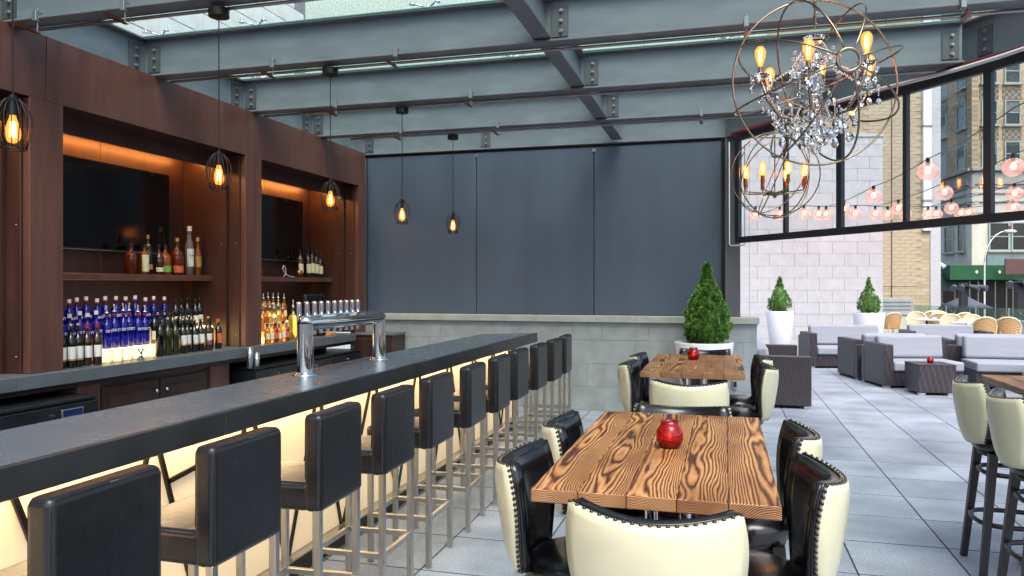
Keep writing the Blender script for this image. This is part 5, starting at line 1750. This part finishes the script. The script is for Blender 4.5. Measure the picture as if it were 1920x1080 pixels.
MB().cyl((x_, 36, -1.6), (x_, 36, z_ + .26), .03, n=8).build('pole', black_metal, pu)
cm = thing('traffic_camera', 'white traffic camera on a bracket against the far building', 'camera', (0, 0, 0), YAW)
k_ = 42 / 1435; x_ = (1756 - 960) * k_; z_ = 1.65 + (535 - 500) * k_
MB().cyl((x_, 42, -1.6), (x_, 42, z_ + .3), .04, n=8).build('pole', white_paint, cm)
MB().ball((x_, 42, z_ + .35), .14, 10, 8).build('housing', white_paint, cm)
MB().cyl((x_, 41.95, z_ + .25), (x_ + .28, 41.7, z_ - .05), .10, .13, 10).build('lens_hood', white_paint, cm)

# ------------------------------------------------------------------ string lights over the terrace
def globe_string(label, pts, globes, sag=.10):
    t = thing('string_light', label, 'string light', (0, 0, 0), 0, 'strings of pink globe lights')
    P_ = [Vector(p) for p in pts]
    path = []
    for a_, b_ in zip(P_[:-1], P_[1:]):
        for k in range(8):
            q = k / 8
            path.append(a_.lerp(b_, q) - Vector((0, 0, sag * 4 * q * (1 - q))))
    path.append(P_[-1])
    MB().tube(path, .008, 5).build('cable', black_metal, t)
    for (x, y) in globes:
        near_ = min(path, key=lambda p: (p.x - x) ** 2 + (p.y - y) ** 2)
        zt = near_.z
        g = MB().ball((near_.x, near_.y, zt - .19), .15, 16, 12, .92).build('globe', pink_globe, t)
        MB().lathe([(0, -.05), (.03, -.042), (.042, -.01), (.03, .025), (.014, .05), (0, .05)], 10, (near_.x, near_.y, zt - .17)).build('bulb', bulb_red, g)
        MB().cyl((near_.x, near_.y, zt - .12), (near_.x, near_.y, zt + .012), .03, n=10).build('lamp_cap', black_metal, g)
globe_string('pink globe lights on the cable nearest the glass band', [(3.0, 7.6, 3.62), (2.98, 9.3, 3.55), (2.95, 12.8, 3.56), (2.75, 16.0, 3.55), (2.45, 19.9, 3.58)], [(2.95, 12.8), (2.75, 16.0), (2.50, 18.4)], .04)
globe_string('pink globe lights on the second cable from the left', [(4.15, 8.4, 3.6), (4.05, 12.7, 3.56), (3.92, 15.8, 3.55), (3.55, 20.2, 3.58)], [(4.05, 12.7), (3.92, 15.8), (3.65, 18.6)], .04)
globe_string('pink globe lights on the third cable from the left', [(5.5, 9.6, 3.62), (5.22, 16.3, 3.55), (4.85, 19.0, 3.55), (4.6, 21.2, 3.58)], [(5.22, 16.3), (4.85, 19.0)], .04)
globe_string('pink globe lights on the cable farthest right', [(6.7, 12.0, 3.62), (6.12, 19.2, 3.55), (5.7, 21.3, 3.58)], [(6.12, 19.2)], .04)
globe_string('pink globe lights strung in front of the tiled wall', [(.35, 19.6, 3.60), (1.85, 19.75, 3.58), (3.2, 20.0, 3.58), (4.4, 20.6, 3.58), (5.9, 20.95, 3.62)],
             [(.69, 19.6), (1.24, 19.7), (1.80, 19.8), (2.12, 19.8), (2.43, 19.85), (3.06, 20.0), (3.58, 20.1), (3.88, 20.3), (4.3, 20.6), (4.72, 20.7), (4.98, 20.8), (5.45, 20.85), (5.72, 20.9)], .03)

# ------------------------------------------------------------------ buildings seen through the skylight
wbl = thing('white_building', 'tall white block building seen through the skylight at top left', 'building', (-7.2, 0, 0))
MB().box(-6, -.03, -6, 12.2, -1.5, 30).build('wall_core', joint, wbl)
blk = MB().rbox(-.03, .0, -.294, .294, -.144, .144, .004, 1)
f_ = None
for r in range(14):
    for k in range(17):
        y = 2.2 + .6 * k + (.3 if r % 2 else 0)
        if y > 11.9: continue
        if f_ is None: f_ = blk.build('white_block', white_block, wbl); o = f_
        else: o = link('white_block', f_.data, wbl)
        o.location = (0, y, 3.9 + .3 * r)
gb = thing('green_building', 'pale green rendered building seen through the skylight', 'building', (0, 30, 0))
MB().box(-22, 1.5, 0, 10, -1.6, 30).build('wall', green_stone, gb)
for k in range(6):
    MB().rbox(-22, 1.55, -.06, 0, 5 + 3.2 * k, 5.3 + 3.2 * k, .02, 1).build('band', white_block, gb)
